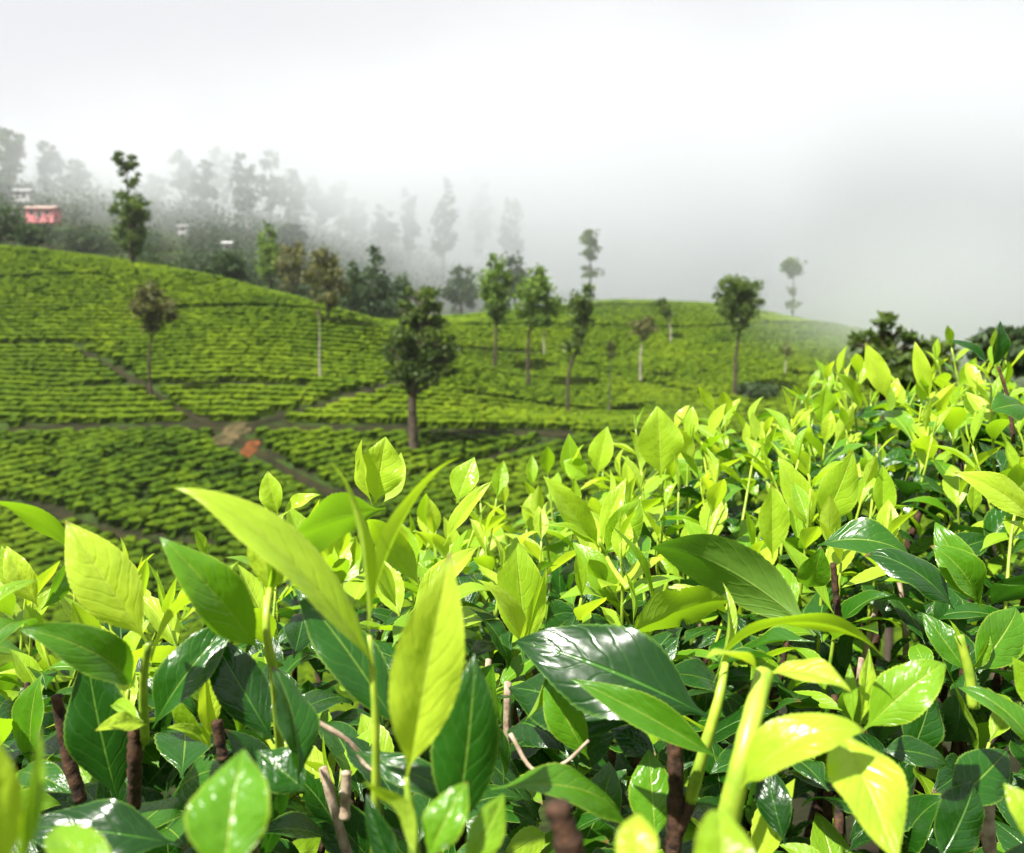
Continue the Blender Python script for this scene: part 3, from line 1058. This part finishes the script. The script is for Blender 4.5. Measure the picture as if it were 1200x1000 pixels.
# --- the large near leaves, one by one
# base(u,v,d) tip(u,v,d) width_px normal bend fold young extra
UPV = (0, -0.55, 0.85)      # upper face turned up and to the viewer
FACE = (0, -1, 0.25)        # upper face straight to the viewer
UNDER = (0, 0.75, 0.65)     # underside to the viewer
HERO = [
    # left shoot
    ((172, 752, .37), (77, 610, .37), 78, (0, -.77, .66), .35, .30, .90, {}),
    ((104, 672, .42), (-70, 596, .36), 60, (.25, .55, .8), .7, .15, .58, {}),
    ((442, 790, .30), (204, 572, .29), 74, (.55, -.45, .8), .55, .45, .93, {'twist': .3}),
    ((302, 762, .35), (187, 630, .33), 68, (-.06, -.68, .73), .75, .40, .76, {'twist': -.5}),
    ((176, 786, .37), (256, 690, .40), 44, (-.6, .3, .7), .8, .35, .86, {}),
    ((158, 806, .37), (22, 738, .34), 58, (0, -.68, .74), 1.1, .25, .50, {}),
    ((140, 945, .43), (104, 757, .43), 92, (.05, -1, .15), .15, .06, .12, {}),
    ((178, 856, .40), (278, 728, .42), 70, (-.3, -.8, .3), .5, .55, .34, {}),
    ((322, 872, .40), (246, 742, .42), 66, (.2, -.9, .5), .2, .2, .15, {}),
    ((172, 850, .38), (111, 857, .36), 30, (0, -.7, .8), .5, .3, .92, {}),
    ((168, 846, .38), (132, 826, .40), 22, (0, -.6, .8), .6, .4, .95, {}),
    ((246, 870, .44), (240, 780, .44), 36, (.5, -.8, .3), -.3, .7, .93, {}),
    ((244, 872, .43), (202, 806, .42), 26, (-.3, -.6, .8), .7, .4, .88, {}),
    ((246, 880, .43), (196, 853, .41), 24, (0, -.6, .8), .8, .4, .84, {}),
    ((210, 990, .33), (24, 972, .33), 80, (-.05, -.64, .76), .45, .10, .10, {}),
    ((30, 700, .55), (2, 640, .55), 32, (-.2, -.7, .6), .2, .5, .88, {}),
    ((45, 712, .50), (8, 640, .50), 34, (.1, -.8, .5), .4, .4, .9, {}),
    ((48, 715, .50), (80, 655, .52), 32, (.6, .4, .6), .5, .4, .72, {}),
    ((-20, 720, .40), (45, 680, .42), 26, (0, -.2, .9), .5, .4, .88, {}),
    ((40, 740, .50), (-20, 770, .42), 50, (.2, -.6, .8), .6, .3, .55, {}),
    ((36, 900, .50), (50, 790, .50), 64, (-.3, -.9, .3), .2, .4, .42, {}),
    ((20, 905, .42), (84, 930, .40), 44, (0, -.5, .85), .6, .2, .35, {}),
    ((316, 694, .36), (300, 612, .36), 30, (-.4, -.8, .4), .2, .5, .84, {}),
    ((318, 694, .36), (352, 628, .37), 34, (.4, -.7, .5), .4, .5, .80, {}),
    ((317, 696, .36), (318, 640, .36), 14, (.7, -.7, .1), .1, .9, .95, {}),
    # blurred leaves right in front
    ((-6, 1040, .17), (-4, 862, .17), 62, (.7, -.7, .3), .2, .3, .97, {}),
    ((10, 1050, .17), (46, 848, .18), 26, (.8, -.5, .3), .4, .5, .72, {}),
    ((262, 1040, .21), (286, 878, .23), 112, (-.07, -.66, .75), .25, .35, .66, {}),
    ((150, 1060, .20), (60, 975, .22), 60, (0, -.5, .9), .5, .3, .8, {}),
    ((742, 1040, .19), (748, 952, .20), 52, (0, -.5, .8), .9, .3, .97, {}),
    ((845, 1060, .19), (840, 950, .20), 66, (0, -.4, .9), 1.2, .2, .97, {}),
    # centre shoot
    ((476, 912, .27), (528, 646, .27), 96, (.05, -1, .28), .22, .42, .97, {}),
    ((432, 752, .30), (388, 543, .29), 34, (.95, -.25, .1), .15, .9, .86, {}),
    ((428, 742, .30), (540, 536, .31), 46, (-.75, .25, .55), .35, .6, .90, {}),
    ((532, 985, .30), (556, 765, .31), 92, (.25, -.95, .2), .25, .15, .28, {}),
    ((470, 860, .36), (345, 690, .38), 74, (.4, -.75, .6), .3, .12, .14, {}),
    ((410, 880, .36), (560, 950, .34), 44, (0, -.6, .8), .4, .2, .22, {}),
    ((452, 596, .40), (320, 650, .36), 92, (.2, .85, .35), .35, .20, .50, {}),
    ((500, 1010, .25), (548, 916, .26), 58, (-.3, -.9, .4), .3, .5, .70, {}),
    ((488, 1010, .25), (424, 916, .25), 50, (.3, .6, .5), .6, .5, .84, {}),
    ((540, 1030, .25), (590, 930, .27), 46, (.3, -.8, .5), .4, .3, .62, {}),
    ((470, 1040, .27), (430, 930, .28), 40, (-.4, -.8, .4), .2, .2, .10, {}),
    ((350, 920, .33), (318, 780, .35), 70, (.8, -.5, .2), .5, .5, .16, {}),
    ((362, 930, .34), (300, 880, .35), 60, (.3, -.8, .5), .4, .2, .10, {}),
    ((440, 590, .62), (452, 512, .62), 64, (.05, -1, .2), -.1, .30, .95, {}),
    ((436, 592, .62), (424, 515, .61), 34, (-.7, -.6, .3), .1, .4, .97, {}),
    ((448, 592, .63), (470, 530, .64), 36, (.5, .6, .4), .1, .4, .93, {}),
    ((326, 604, .60), (314, 552, .60), 34, (-.2, -.9, .4), .2, .4, .95, {}),
    ((330, 606, .60), (375, 580, .60), 24, (.1, -.5, .8), .4, .4, .9, {}),
    ((535, 590, .66), (556, 536, .67), 40, (-.3, -.9, .2), .1, .3, .93, {}),
    ((520, 640, .60), (577, 564, .60), 28, (-.5, -.6, .5), .2, .5, .92, {}),
    ((494, 690, .55), (430, 610, .52), 40, (-.4, .5, .7), .5, .4, .9, {}),
    ((480, 720, .50), (560, 640, .52), 40, (-.2, -.8, .5), .3, .5, .9, {}),
    # middle
    ((618, 766, .62), (604, 628, .62), 66, (-.05, -1, .2), .2, .3, .80, {}),
    ((614, 764, .60), (640, 664, .60), 26, (.4, -.8, .3), -.3, .6, .92, {}),
    ((608, 762, .58), (560, 680, .55), 34, (.1, -.6, .8), .8, .4, .93, {}),
    ((702, 642, .70), (637, 558, .68), 40, (-.3, -.8, .6), .4, .4, .93, {}),
    ((704, 648, .70), (636, 616, .66), 26, (.1, -.4, .9), .6, .4, .92, {}),
    ((704, 640, .71), (734, 560, .72), 30, (-.4, -.8, .4), .2, .5, .95, {}),
    ((708, 652, .70), (750, 585, .71), 50, (.3, -.8, .4), .3, .2, .84, {}),
    ((764, 716, .62), (716, 616, .60), 22, (.8, -.4, .3), .5, .8, .82, {}),
    ((742, 732, .60), (731, 668, .60), 16, (.8, -.4, .3), .2, .8, .80, {}),
    ((834, 842, .41), (604, 752, .44), 124, (-.24, -.66, .72), .42, .10, .13, {'wave': .09}),
    ((752, 850, .46), (596, 806, .50), 96, (-.3, -.66, .70), .5, .16, .18, {'wave': .07}),
    ((846, 892, .37), (668, 796, .38), 50, (.1, -.8, .55), .35, .45, .50, {}),
    ((955, 745, .46), (764, 642, .46), 84, (.15, .92, .30), 1.0, .25, .36, {'tipcurl': .2}),
    ((732, 748, .50), (868, 702, .50), 78, (-.15, .85, .45), .4, .2, .62, {'bite': 1}),
    ((836, 800, .42), (846, 682, .44), 26, (.7, -.6, .2), .4, .8, .84, {}),
    ((832, 782, .39), (1032, 768, .38), 58, (.15, .5, .85), 1.15, .35, .72, {}),
    ((612, 850, .45), (640, 770, .45), 22, (.9, -.4, .1), .3, .8, .62, {}),
    ((590, 850, .45), (578, 780, .44), 40, (-.6, -.7, .3), .3, .6, .55, {}),
    ((690, 890, .44), (640, 788, .45), 52, (-.3, -.8, .4), .4, .5, .58, {}),
    ((575, 925, .32), (728, 985, .36), 66, (.1, -.35, .9), .9, .3, .52, {}),
    ((768, 990, .40), (760, 878, .42), 62, (-.1, -.95, .3), .2, .15, .48, {}),
    ((756, 790, .48), (600, 760, .46), 60, (0, -.4, .9), .4, .3, .40, {}),
    ((860, 815, .46), (774, 792, .44), 52, (0, -.45, .9), .5, .35, .20, {}),
    ((770, 890, .42), (715, 855, .43), 40, (0, -.6, .8), .6, .2, .08, {}),
    # right
    ((868, 925, .30), (1014, 858, .29), 68, (-.2, -.45, .9), 1.1, .30, .95, {}),
    ((978, 848, .31), (1052, 1010, .27), 100, (.1, -.85, .5), .25, .32, .86, {'tipcurl': -.3}),
    ((898, 792, .33), (998, 812, .31), 50, (0, -.3, .9), .7, .3, .96, {}),
    ((890, 788, .33), (828, 772, .31), 34, (0, .3, .9), .6, .3, .95, {}),
    ((1012, 856, .40), (1108, 778, .40), 66, (-.26, -.72, .65), .55, .35, .74, {'tipcurl': .7}),
    ((1008, 850, .40), (1018, 760, .42), 30, (.5, -.8, .2), -.1, .5, .92, {}),
    ((1000, 850, .40), (996, 778, .41), 20, (-.6, -.7, .2), 0, .5, .82, {}),
    ((1212, 612, .55), (1118, 554, .55), 44, (-.3, -.75, .6), .7, .3, .95, {}),
    ((1204, 640, .56), (1180, 612, .54), 24, (0, -.6, .8), .5, .3, .88, {}),
    ((1230, 840, .42), (1186, 770, .42), 44, (-.3, -.8, .5), .3, .3, .80, {}),
    ((1215, 880, .40), (1122, 806, .42), 46, (.2, -.6, .75), .9, .35, .58, {}),
    ((1235, 1000, .26), (1176, 918, .27), 50, (-.2, -.7, .7), .4, .3, .97, {}),
    ((945, 690, .58), (962, 640, .56), 40, (0, -.7, .7), .6, .2, .5, {}),
    ((958, 640, .60), (1066, 654, .58), 58, (.05, -.6, .8), 1.0, .2, .46, {}),
    ((1118, 715, .55), (1012, 652, .57), 62, (.2, -.6, .75), .8, .2, .12, {}),
    ((1152, 715, .54), (1096, 612, .56), 48, (-.5, -.6, .5), .4, .5, .45, {}),
    ((1146, 705, .54), (1090, 640, .54), 50, (-.2, -.7, .7), .8, .5, .4, {}),
    ((1134, 790, .50), (1080, 718, .52), 40, (-.2, -.8, .5), .2, .3, .55, {}),
    ((1140, 790, .50), (1190, 712, .52), 62, (.1, -.9, .4), .3, .2, .52, {}),
    ((1136, 786, .50), (1160, 745, .50), 22, (.5, -.8, .3), .3, .5, .84, {}),
    ((1130, 770, .50), (1112, 726, .50), 12, (.5, -.8, .3), .1, .9, .9, {}),
    ((1110, 950, .42), (1180, 880, .44), 66, (0, -.7, .7), .5, .15, .08, {}),
    ((1100, 1010, .40), (1140, 915, .42), 72, (.1, -.9, .4), .2, .15, .10, {}),
    ((1030, 880, .44), (1112, 898, .44), 46, (0, -.5, .85), .7, .2, .20, {}),
    ((1060, 900, .46), (1090, 800, .48), 60, (.2, -.95, .2), .2, .1, .08, {}),
    ((920, 990, .40), (896, 890, .42), 46, (-.4, -.8, .3), .3, .1, .10, {}),
    # far shoots on the skyline
    ((774, 560, .98), (770, 476, .98), 62, (.05, -1, .15), .05, .25, .95, {}),
    ((700, 558, 1.0), (712, 500, 1.0), 36, (-.3, -.9, .3), .1, .3, .92, {}),
    ((690, 560, 1.0), (660, 540, 1.0), 30, (-.3, -.8, .4), .3, .3, .88, {}),
    ((905, 655, .78), (904, 566, .78), 46, (0, -1, .12), .0, .35, .95, {}),
    ((960, 622, .80), (1000, 528, .80), 56, (.1, -.95, .3), .15, .2, .88, {}),
    ((952, 622, .80), (912, 536, .80), 40, (-.2, -.9, .4), .3, .3, .93, {}),
    ((1034, 614, .82), (1034, 545, .82), 34, (.05, -1, .1), 0, .35, .95, {}),
    ((1140, 605, .70), (1140, 560, .70), 20, (.1, -1, .1), 0, .4, .86, {}),
    ((1162, 432, .92), (1172, 376, .92), 34, (.5, -.8, .3), .2, .4, .22, {}),
    ((1160, 430, .92), (1112, 400, .92), 26, (-.1, -.5, .85), .3, .4, .25, {}),
    ((1200, 475, .88), (1160, 482, .86), 46, (0, -.8, .6), .4, .2, .35, {}),
    ((1090, 470, 1.0), (1072, 400, 1.0), 22, (-.5, -.8, .4), .2, .5, .92, {}),
    ((1040, 470, 1.05), (1014, 402, 1.05), 30, (-.3, -.8, .4), .3, .35, .90, {}),
    ((1010, 480, 1.05), (978, 436, 1.02), 24, (-.3, -.7, .6), .2, .35, .93, {}),
    ((962, 500, 1.08), (968, 450, 1.08), 32, (0, -1, .2), 0, .3, .93, {}),
]
HERO_LEAVES = []
for hi, (b, tp, wpx, nrm, bend, fold, young, ex) in enumerate(HERO):
    Bp, Tp = P(*b), P(*tp)
    ch = Tp - Bp
    Lc = np.linalg.norm(ch)
    W = wpx / F * 0.5 * (b[2] + tp[2]) / Lc * 0.88
    hr = np.random.default_rng(900 + hi)
    kw = dict(L=1, W=W, bend=bend * 1.25 + .15, fold=(fold * 1.1 + .20 if young > .78 else fold + .12), nseg=52, nc=6, serr=.014, wave=.05 + .04 * hr.random(), twist=hr.normal() * .18, curl=.05 + .35 * hr.random(), tipcurl=.55 * hr.random(), seed=hi)
    kw.update(ex)
    V, fa, ac, al = leaf_shape(**kw)
    mid = len(V) - 1 - 6
    c = V[mid]
    e1 = c / np.linalg.norm(c)
    e2 = np.array([1.0, 0, 0])
    e3 = np.cross(e2, e1)
    E = np.stack([e2, e1, e3], 1)
    f1 = ch / Lc
    nn = np.asarray(nrm, float)
    nn = nn - f1 * (nn @ f1)
    nn /= np.linalg.norm(nn)
    f2 = np.cross(f1, nn)
    Fm = np.stack([f2, f1, nn], 1)
    Vw = (V @ E) @ Fm.T * (Lc / np.linalg.norm(c))
    me = mesh('leaf', Vw, fa, MAT['leaf'], {'across': ac, 'along': al, 'young': np.full(len(V), young), 'tint': np.zeros(len(V))})
    HERO_LEAVES.append((me, Bp))
NB = [0] * len(BUSHES)
for me, Bp in HERO_LEAVES:
    k = bush_of(Bp)
    NB[k] += 1
    obj('leaf', me, ROOT[k], Matrix.Translation(Vector(Bp)))

# --- stems and twigs of the near leaves
STEMS = [  # points (u,v,d), radius start, radius end, material, name
    ([(170, 870, .40), (168, 800, .38), (174, 755, .37)], .0021, .0014, 'green_stem', 'stem'),
    ([(330, 900, .40), (322, 800, .36), (312, 735, .35), (316, 690, .36)], .0022, .0012, 'green_stem', 'stem'),
    ([(440, 1010, .31), (440, 850, .30), (433, 745, .30)], .0020, .0008, 'green_stem', 'stem'),
    ([(490, 1050, .28), (482, 960, .27), (476, 912, .27)], .0022, .0009, 'green_stem', 'stem'),
    ([(850, 975, .31), (872, 880, .31), (896, 788, .33)], .0042, .0034, 'green_stem', 'stem'),
    ([(808, 940, .40), (822, 890, .39), (842, 820, .39), (850, 778, .40)], .0030, .0018, 'green_stem', 'stem'),
    ([(786, 1000, .40), (795, 970, .40), (808, 940, .40)], .0036, .0034, 'twig', 'twig'),
    ([(788, 1010, .40), (792, 930, .40), (790, 864, .40)], .0036, .0036, 'twig', 'twig'),
    ([(660, 1060, .24), (668, 1000, .24), (652, 942, .24)], .0046, .0036, 'twig', 'twig'),
    ([(157, 945, .41), (158, 890, .40), (157, 835, .40)], .0032, .0030, 'twig', 'twig'),
    ([(95, 940, .46), (78, 880, .46), (66, 815, .46)], .0034, .0028, 'twig', 'twig'),
    ([(370, 845, .40), (410, 870, .40), (430, 898, .40), (460, 910, .39)], .0012, .0010, 'grey_twig', 'twig'),
    ([(598, 860, .43), (625, 902, .42), (660, 895, .42), (690, 868, .42)], .0011, .0009, 'grey_twig', 'twig'),
    ([(736, 690, .63), (722, 672, .66), (712, 655, .70), (702, 632, .70)], .0022, .0016, 'green_stem', 'stem'),
    ([(1188, 520, .90), (1182, 470, .91), (1170, 430, .92)], .0022, .0015, 'twig', 'twig'),
    ([(1140, 830, .50), (1136, 790, .50), (1124, 745, .50)], .0030, .0026, 'green_stem', 'stem'),
    ([(984, 740, .58), (980, 700, .58), (976, 660, .58)], .0024, .0020, 'twig', 'twig'),
    ([(1160, 1000, .45), (1158, 960, .45), (1160, 930, .45)], .0032, .0028, 'grey_twig', 'twig'),
    ([(262, 890, .44), (258, 870, .44), (254, 845, .44)], .0024, .0030, 'twig', 'twig'),
    ([(404, 960, .40), (405, 930, .40), (406, 905, .40)], .0026, .0024, 'grey_twig', 'twig'),
]
for (pp, r0, r1, m, nm) in STEMS:
    w = [P(*p_) for p_ in pp]
    line = bez(w, 10 if m != 'green_stem' else 6)
    nr = len(line)
    rad = np.linspace(r0, r1, nr) * (1 + 0.22 * (rng.random(nr) - .5) * (1.3 if m != 'green_stem' else .5))
    V, fa = tube(line - w[0], rad, 8)
    k = bush_of(w[0])
    obj(nm, mesh(nm, V, fa, MAT[m]), ROOT[k], Matrix.Translation(Vector(w[0])))

# --- the rest of the foliage, grown over the plucking table
SINGLE = []     # (score, bush, kind, variant, matrix, shoot index)
SHOOTS = []     # (bush, base, top, r)


def frame_score(p, size):
    u, v, d = proj(p)
    if d < 0.12 or u < -20 or u > 1220 or v < 330 or v > 1030:
        return -1.0
    return size / d


def young_amount(x, y):
    u, v, d = proj(np.array([x, y, float(canopy(x, y))]))
    a = np.clip((y - 0.55) / 0.20, 0, 1)
    a = a * (1 - 0.75 * np.clip((u - 930) / 150, 0, 1) * np.clip((v - 560) / 90, 0, 1))
    return 0.10 + 0.90 * a


YP = poisson(-1.15, 1.45, -.25, 1.38, 0.039)
for (x, y) in YP:
    if y > back_edge(x):
        continue
    if random.random() > young_amount(x, y):
        continue
    if y < 0.36 and -0.32 < x < 0.34:
        continue                 # the close leaves above are built singly
    tab = float(canopy(x, y))
    base = np.array([x, y, tab - random.uniform(.03, .075)])
    hgt = random.uniform(.045, .105) if y > .6 else random.uniform(.03, .07)
    ax = np.array([random.gauss(0, .22), random.gauss(0, .22) - 0.05, 1.0])
    ax /= np.linalg.norm(ax)
    top = base + ax * hgt
    b = bush_of(base)
    si = len(SHOOTS)
    SHOOTS.append((b, base, top))
    nl = random.choice((2, 3, 3, 4, 4))
    az = random.uniform(0, 6.28)
    grow = random.uniform(.8, 1.15)
    for k in range(nl):
        f = 1 - k / max(nl, 1) * 0.85
        az += 2.4 + random.gauss(0, .3)
        rad = np.array([math.cos(az), math.sin(az), 0])
        al = R(random.gauss(24 + 17 * k, 11))
        dr = ax * math.cos(al) + rad * math.sin(al)
        nr = ax * math.sin(al) - rad * math.cos(al)
        Lf = grow * (0.040 + 0.0105 * k + random.uniform(-.005, .007))
        kind = 'young' if k < 2 or (k == 2 and random.random() < .45) else 'mid'
        M = basis(dr, nr, base + (top - base) * f, Lf)
        v = random.randrange(len(VAR[kind]))
        SINGLE.append((frame_score(M[:3, 3], Lf) * 1.15, b, kind, v, M, si))
    if random.random() < .75:
        M = basis(ax + np.array([random.gauss(0, .1), random.gauss(0, .1), 0]), np.array([random.gauss(0, 1), random.gauss(0, 1), .1]), top, random.uniform(.018, .034))
        SINGLE.append((frame_score(top, .02), b, 'bud', random.randrange(3), M, si))

MP = poisson(-1.2, 1.5, -.3, 1.40, 0.019)
DP = poisson(-1.2, 1.5, -.3, 1.36, 0.0155)      # the leaves deeper inside the bushes
for n_, (x, y) in enumerate(np.concatenate([MP, DP])):
    if y > back_edge(x) + .03:
        continue
    tab = float(canopy(x, y))
    dep = abs(random.gauss(0, .045)) + .008
    if n_ >= len(MP):
        dep = random.uniform(.07, .30)
    if y < .40 and -.34 < x < .38:
        dep += .045
    if y > back_edge(x) - .06:
        dep += random.uniform(0, .12)
    p = np.array([x, y, tab - dep])
    az = random.uniform(0, 6.28)
    el = R(random.gauss(14, 26))
    dr = np.array([math.cos(az) * math.cos(el), math.sin(az) * math.cos(el), math.sin(el)])
    nr = np.array([random.gauss(0, .42), random.gauss(-.12, .42), 1.0])
    mid_p = .30 if y > .55 else .20
    kind = 'mid' if random.random() < mid_p else 'mature'
    Lf = random.uniform(.042, .075) if kind == 'mature' else random.uniform(.036, .060)
    M = basis(dr, nr, p - dr * Lf * .5, Lf)
    SINGLE.append((frame_score(p, Lf) * (1 - min(dep, .1) * 6), bush_of(p), kind, random.randrange(len(VAR[kind])), M, -1))

SINGLE.sort(key=lambda s: -s[0])
REST = [[] for _ in BUSHES]
SHOOT_OBJ = {}
ncount = list(NB)


def stem_tube(base, top):
    mid = (base + top) / 2 + np.array([random.gauss(0, .002), random.gauss(0, .002), 0])
    return tube(bez([base - (top - base) * .25, mid, top], 3), np.linspace(.0017, .0010, 7), 5)


def shoot_obj(si):
    if si not in SHOOT_OBJ:
        b, base, top = SHOOTS[si]
        V, fa = stem_tube(base, top)
        me = mesh('shoot', V - base, fa, MAT['green_stem'])
        SHOOT_OBJ[si] = obj('shoot', me, ROOT[b], Matrix.Translation(Vector(base)))
    return SHOOT_OBJ[si]


for (sc_, b, kind, v, M, si) in SINGLE:
    if sc_ > 0 and ncount[b] < 296:
        ncount[b] += 1
        par = shoot_obj(si) if si >= 0 else ROOT[b]
        obj('bud' if kind == 'bud' else 'leaf', VAR[kind][v], par, Matrix(M.tolist()))
    else:
        REST[b].append((kind, v, M))
for b in range(len(BUSHES)):
    Vs, Fs, A1, A2, A3, A4 = [], [], [], [], [], []
    o = 0
    for (kind, v, M) in REST[b]:
        V, fa, ac, al, yg = LOW[kind][v]
        Vs.append(V @ M[:3, :3].T + M[:3, 3])
        Fs.append(fa + o)
        o += len(V)
        A1.append(ac)
        A2.append(al)
        A3.append(np.full(len(V), yg))
        A4.append(np.full(len(V), random.random()))
    loc = np.array(WM[ROOT[b].name].translation)
    me = mesh('foliage', np.concatenate(Vs) - loc, np.concatenate(Fs), MAT['leaf'], {'across': np.concatenate(A1), 'along': np.concatenate(A2), 'young': np.concatenate(A3), 'tint': np.concatenate(A4)})
    obj('foliage', me, ROOT[b], Matrix.Translation(Vector(loc)), kind='stuff')
    st = [stem_tube(base, top) for si, (bb, base, top) in enumerate(SHOOTS) if bb == b and si not in SHOOT_OBJ]
    if st:
        V, fa = join(st)
        obj('small_stems', mesh('small_stems', V - loc, fa, MAT['green_stem']), ROOT[b], Matrix.Translation(Vector(loc)), kind='stuff')
    # woody frame: a stool with forking branches and upright twigs
    foot = loc
    c = BC[b]
    V, fa = join([tube(bez([foot + np.array([dx, dy, -.06]), foot + np.array([dx * 1.6, dy * 1.6, .16]), foot + np.array([dx * 3.5, dy * 3.5, .34])], 5), np.linspace(.026, .017, 11), 8)
                  for dx, dy in ((.02, .01), (-.025, .01), (.0, -.03))])
    obj('trunk', mesh('trunk', V - loc, fa, MAT['twig']), ROOT[b], Matrix.Translation(Vector(loc)))
    for k in range(16):
        a = k / 16 * 6.28 + random.uniform(-.2, .2)
        rr = random.uniform(.08, .36)
        e = np.array([c[0] + rr * math.cos(a), c[1] + rr * math.sin(a), 0])
        e[2] = float(canopy(e[0], e[1])) - random.uniform(.08, .14)
        s = foot + np.array([math.cos(a) * .06, math.sin(a) * .06, .30])
        line = bez([s, s * .45 + e * .55 + np.array([random.uniform(-.03, .03), random.uniform(-.03, .03), -.05]), e], 6)
        V, fa = tube(line - s, np.linspace(.010, .0038, len(line)), 6)
        obj('branch', mesh('branch', V, fa, MAT['twig']), ROOT[b], Matrix.Translation(Vector(s)))
    for k in range(22):
        a, rr = random.uniform(0, 6.28), .38 * math.sqrt(random.random())
        x, y = c[0] + rr * math.cos(a), c[1] + rr * math.sin(a)
        if y > back_edge(x):
            continue
        z = float(canopy(x, y))
        s = np.array([x, y, z - random.uniform(.12, .2)])
        e = np.array([x + random.gauss(0, .02), y + random.gauss(0, .02), z - random.uniform(.0, .05)])
        line = bez([s, (s + e) / 2 + rng.normal(size=3) * .005, e], 5)
        nr = len(line)
        V, fa = tube(line - s, np.linspace(.0032, .0024, nr) * (1 + .3 * (rng.random(nr) - .5)), 7)
        obj('twig', mesh('twig', V, fa, MAT['twig'] if random.random() < .75 else MAT['grey_twig']), ROOT[b], Matrix.Translation(Vector(s)))

# ------------------------------------------------------------------ air: thin haze everywhere, a cloud bank resting behind the hills
def volume_box(name, x0, x1, y0, y1, z0, z1, mat):
    V, fa = box(x0, x1, y0, y1, z0, z1)
    me = mesh(name, V, fa, mat, smooth=False)
    return obj(name, me, kind='stuff')


hz = bpy.data.materials.new('haze')
hz.use_nodes = True
hz.node_tree.nodes.clear()
ho = hz.node_tree.nodes.new('ShaderNodeOutputMaterial')
hv = hz.node_tree.nodes.new('ShaderNodeVolumePrincipled')
hv.inputs['Color'].default_value = (0.95, 0.97, 1.0, 1)
hv.inputs['Density'].default_value = 0.00015
hz.node_tree.links.new(hv.outputs[0], ho.inputs['Volume'])
zmin = float(Z.min()) - 1.0
volume_box('haze', -1500, 1500, -700, 1900, zmin, 62, hz)

M = NT('cloud_bank')
tcn = M.n('TexCoord')
sep = M.n('SeparateXYZ')
M.link(tcn.outputs['Object'], sep.inputs[0])
x_, y_, z_ = sep.outputs
noi = M.n('TexNoise', Scale=0.022, Detail=3.0)
M.link(tcn.outputs['Object'], noi.inputs['Vector'])
nn_ = M.ss(noi.outputs['Fac'], 0.34, 0.66)
depth = M.ss(M.math('ADD', y_, M.math('MULTIPLY', x_, 0.36)), 106.0, 178.0)
right = M.ss(x_, -55.0, 5.0)
low = M.ss(z_, 8.0, 36.0)
amt = M.math('ADD', M.math('MULTIPLY', right, 0.85), M.math('MULTIPLY', low, 0.85))
den = M.math('MULTIPLY', M.math('MULTIPLY', depth, amt), M.math('ADD', 0.35, M.math('MULTIPLY', nn_, 1.1)))
den = M.math('MULTIPLY', den, M.math('SUBTRACT', 1.0, M.ss(z_, 42.0, 58.0)))
den = M.math('MULTIPLY', den, 0.033)
vd = M.n('VectorMath', operation='SUBTRACT')
M.link(tcn.outputs['Object'], vd.inputs[0])
vd.inputs[1].default_value = (48.0, 99.0, 5.0)        # a wisp drifting over the end of the right hill
vs_ = M.n('VectorMath', operation='MULTIPLY')
M.link(vd.outputs[0], vs_.inputs[0])
vs_.inputs[1].default_value = (1 / 27.0, 1 / 22.0, 1 / 15.0)
vl = M.n('VectorMath', operation='LENGTH')
M.link(vs_.outputs[0], vl.inputs[0])
wisp = M.math('MULTIPLY', M.math('SUBTRACT', 1.0, M.ss(vl.outputs['Value'], 0.15, 1.0)), M.math('ADD', 0.03, M.math('MULTIPLY', nn_, 0.05)))
den = M.math('ADD', den, wisp)
vp = M.n('VolumePrincipled', Color=(0.955, 0.98, 1.0, 1), Anisotropy=0.66)
M.link(den, vp.inputs['Density'])
M.link(vp.outputs[0], M.out.inputs['Volume'])
mist = volume_box('mist', -330, 330, 75, 460, zmin + 0.5, 60, M.m)
M.m.cycles.homogeneous_volume = False if hasattr(M.m.cycles, 'homogeneous_volume') else False
cy.volume_step_rate = 0.35
cy.volume_max_steps = 64
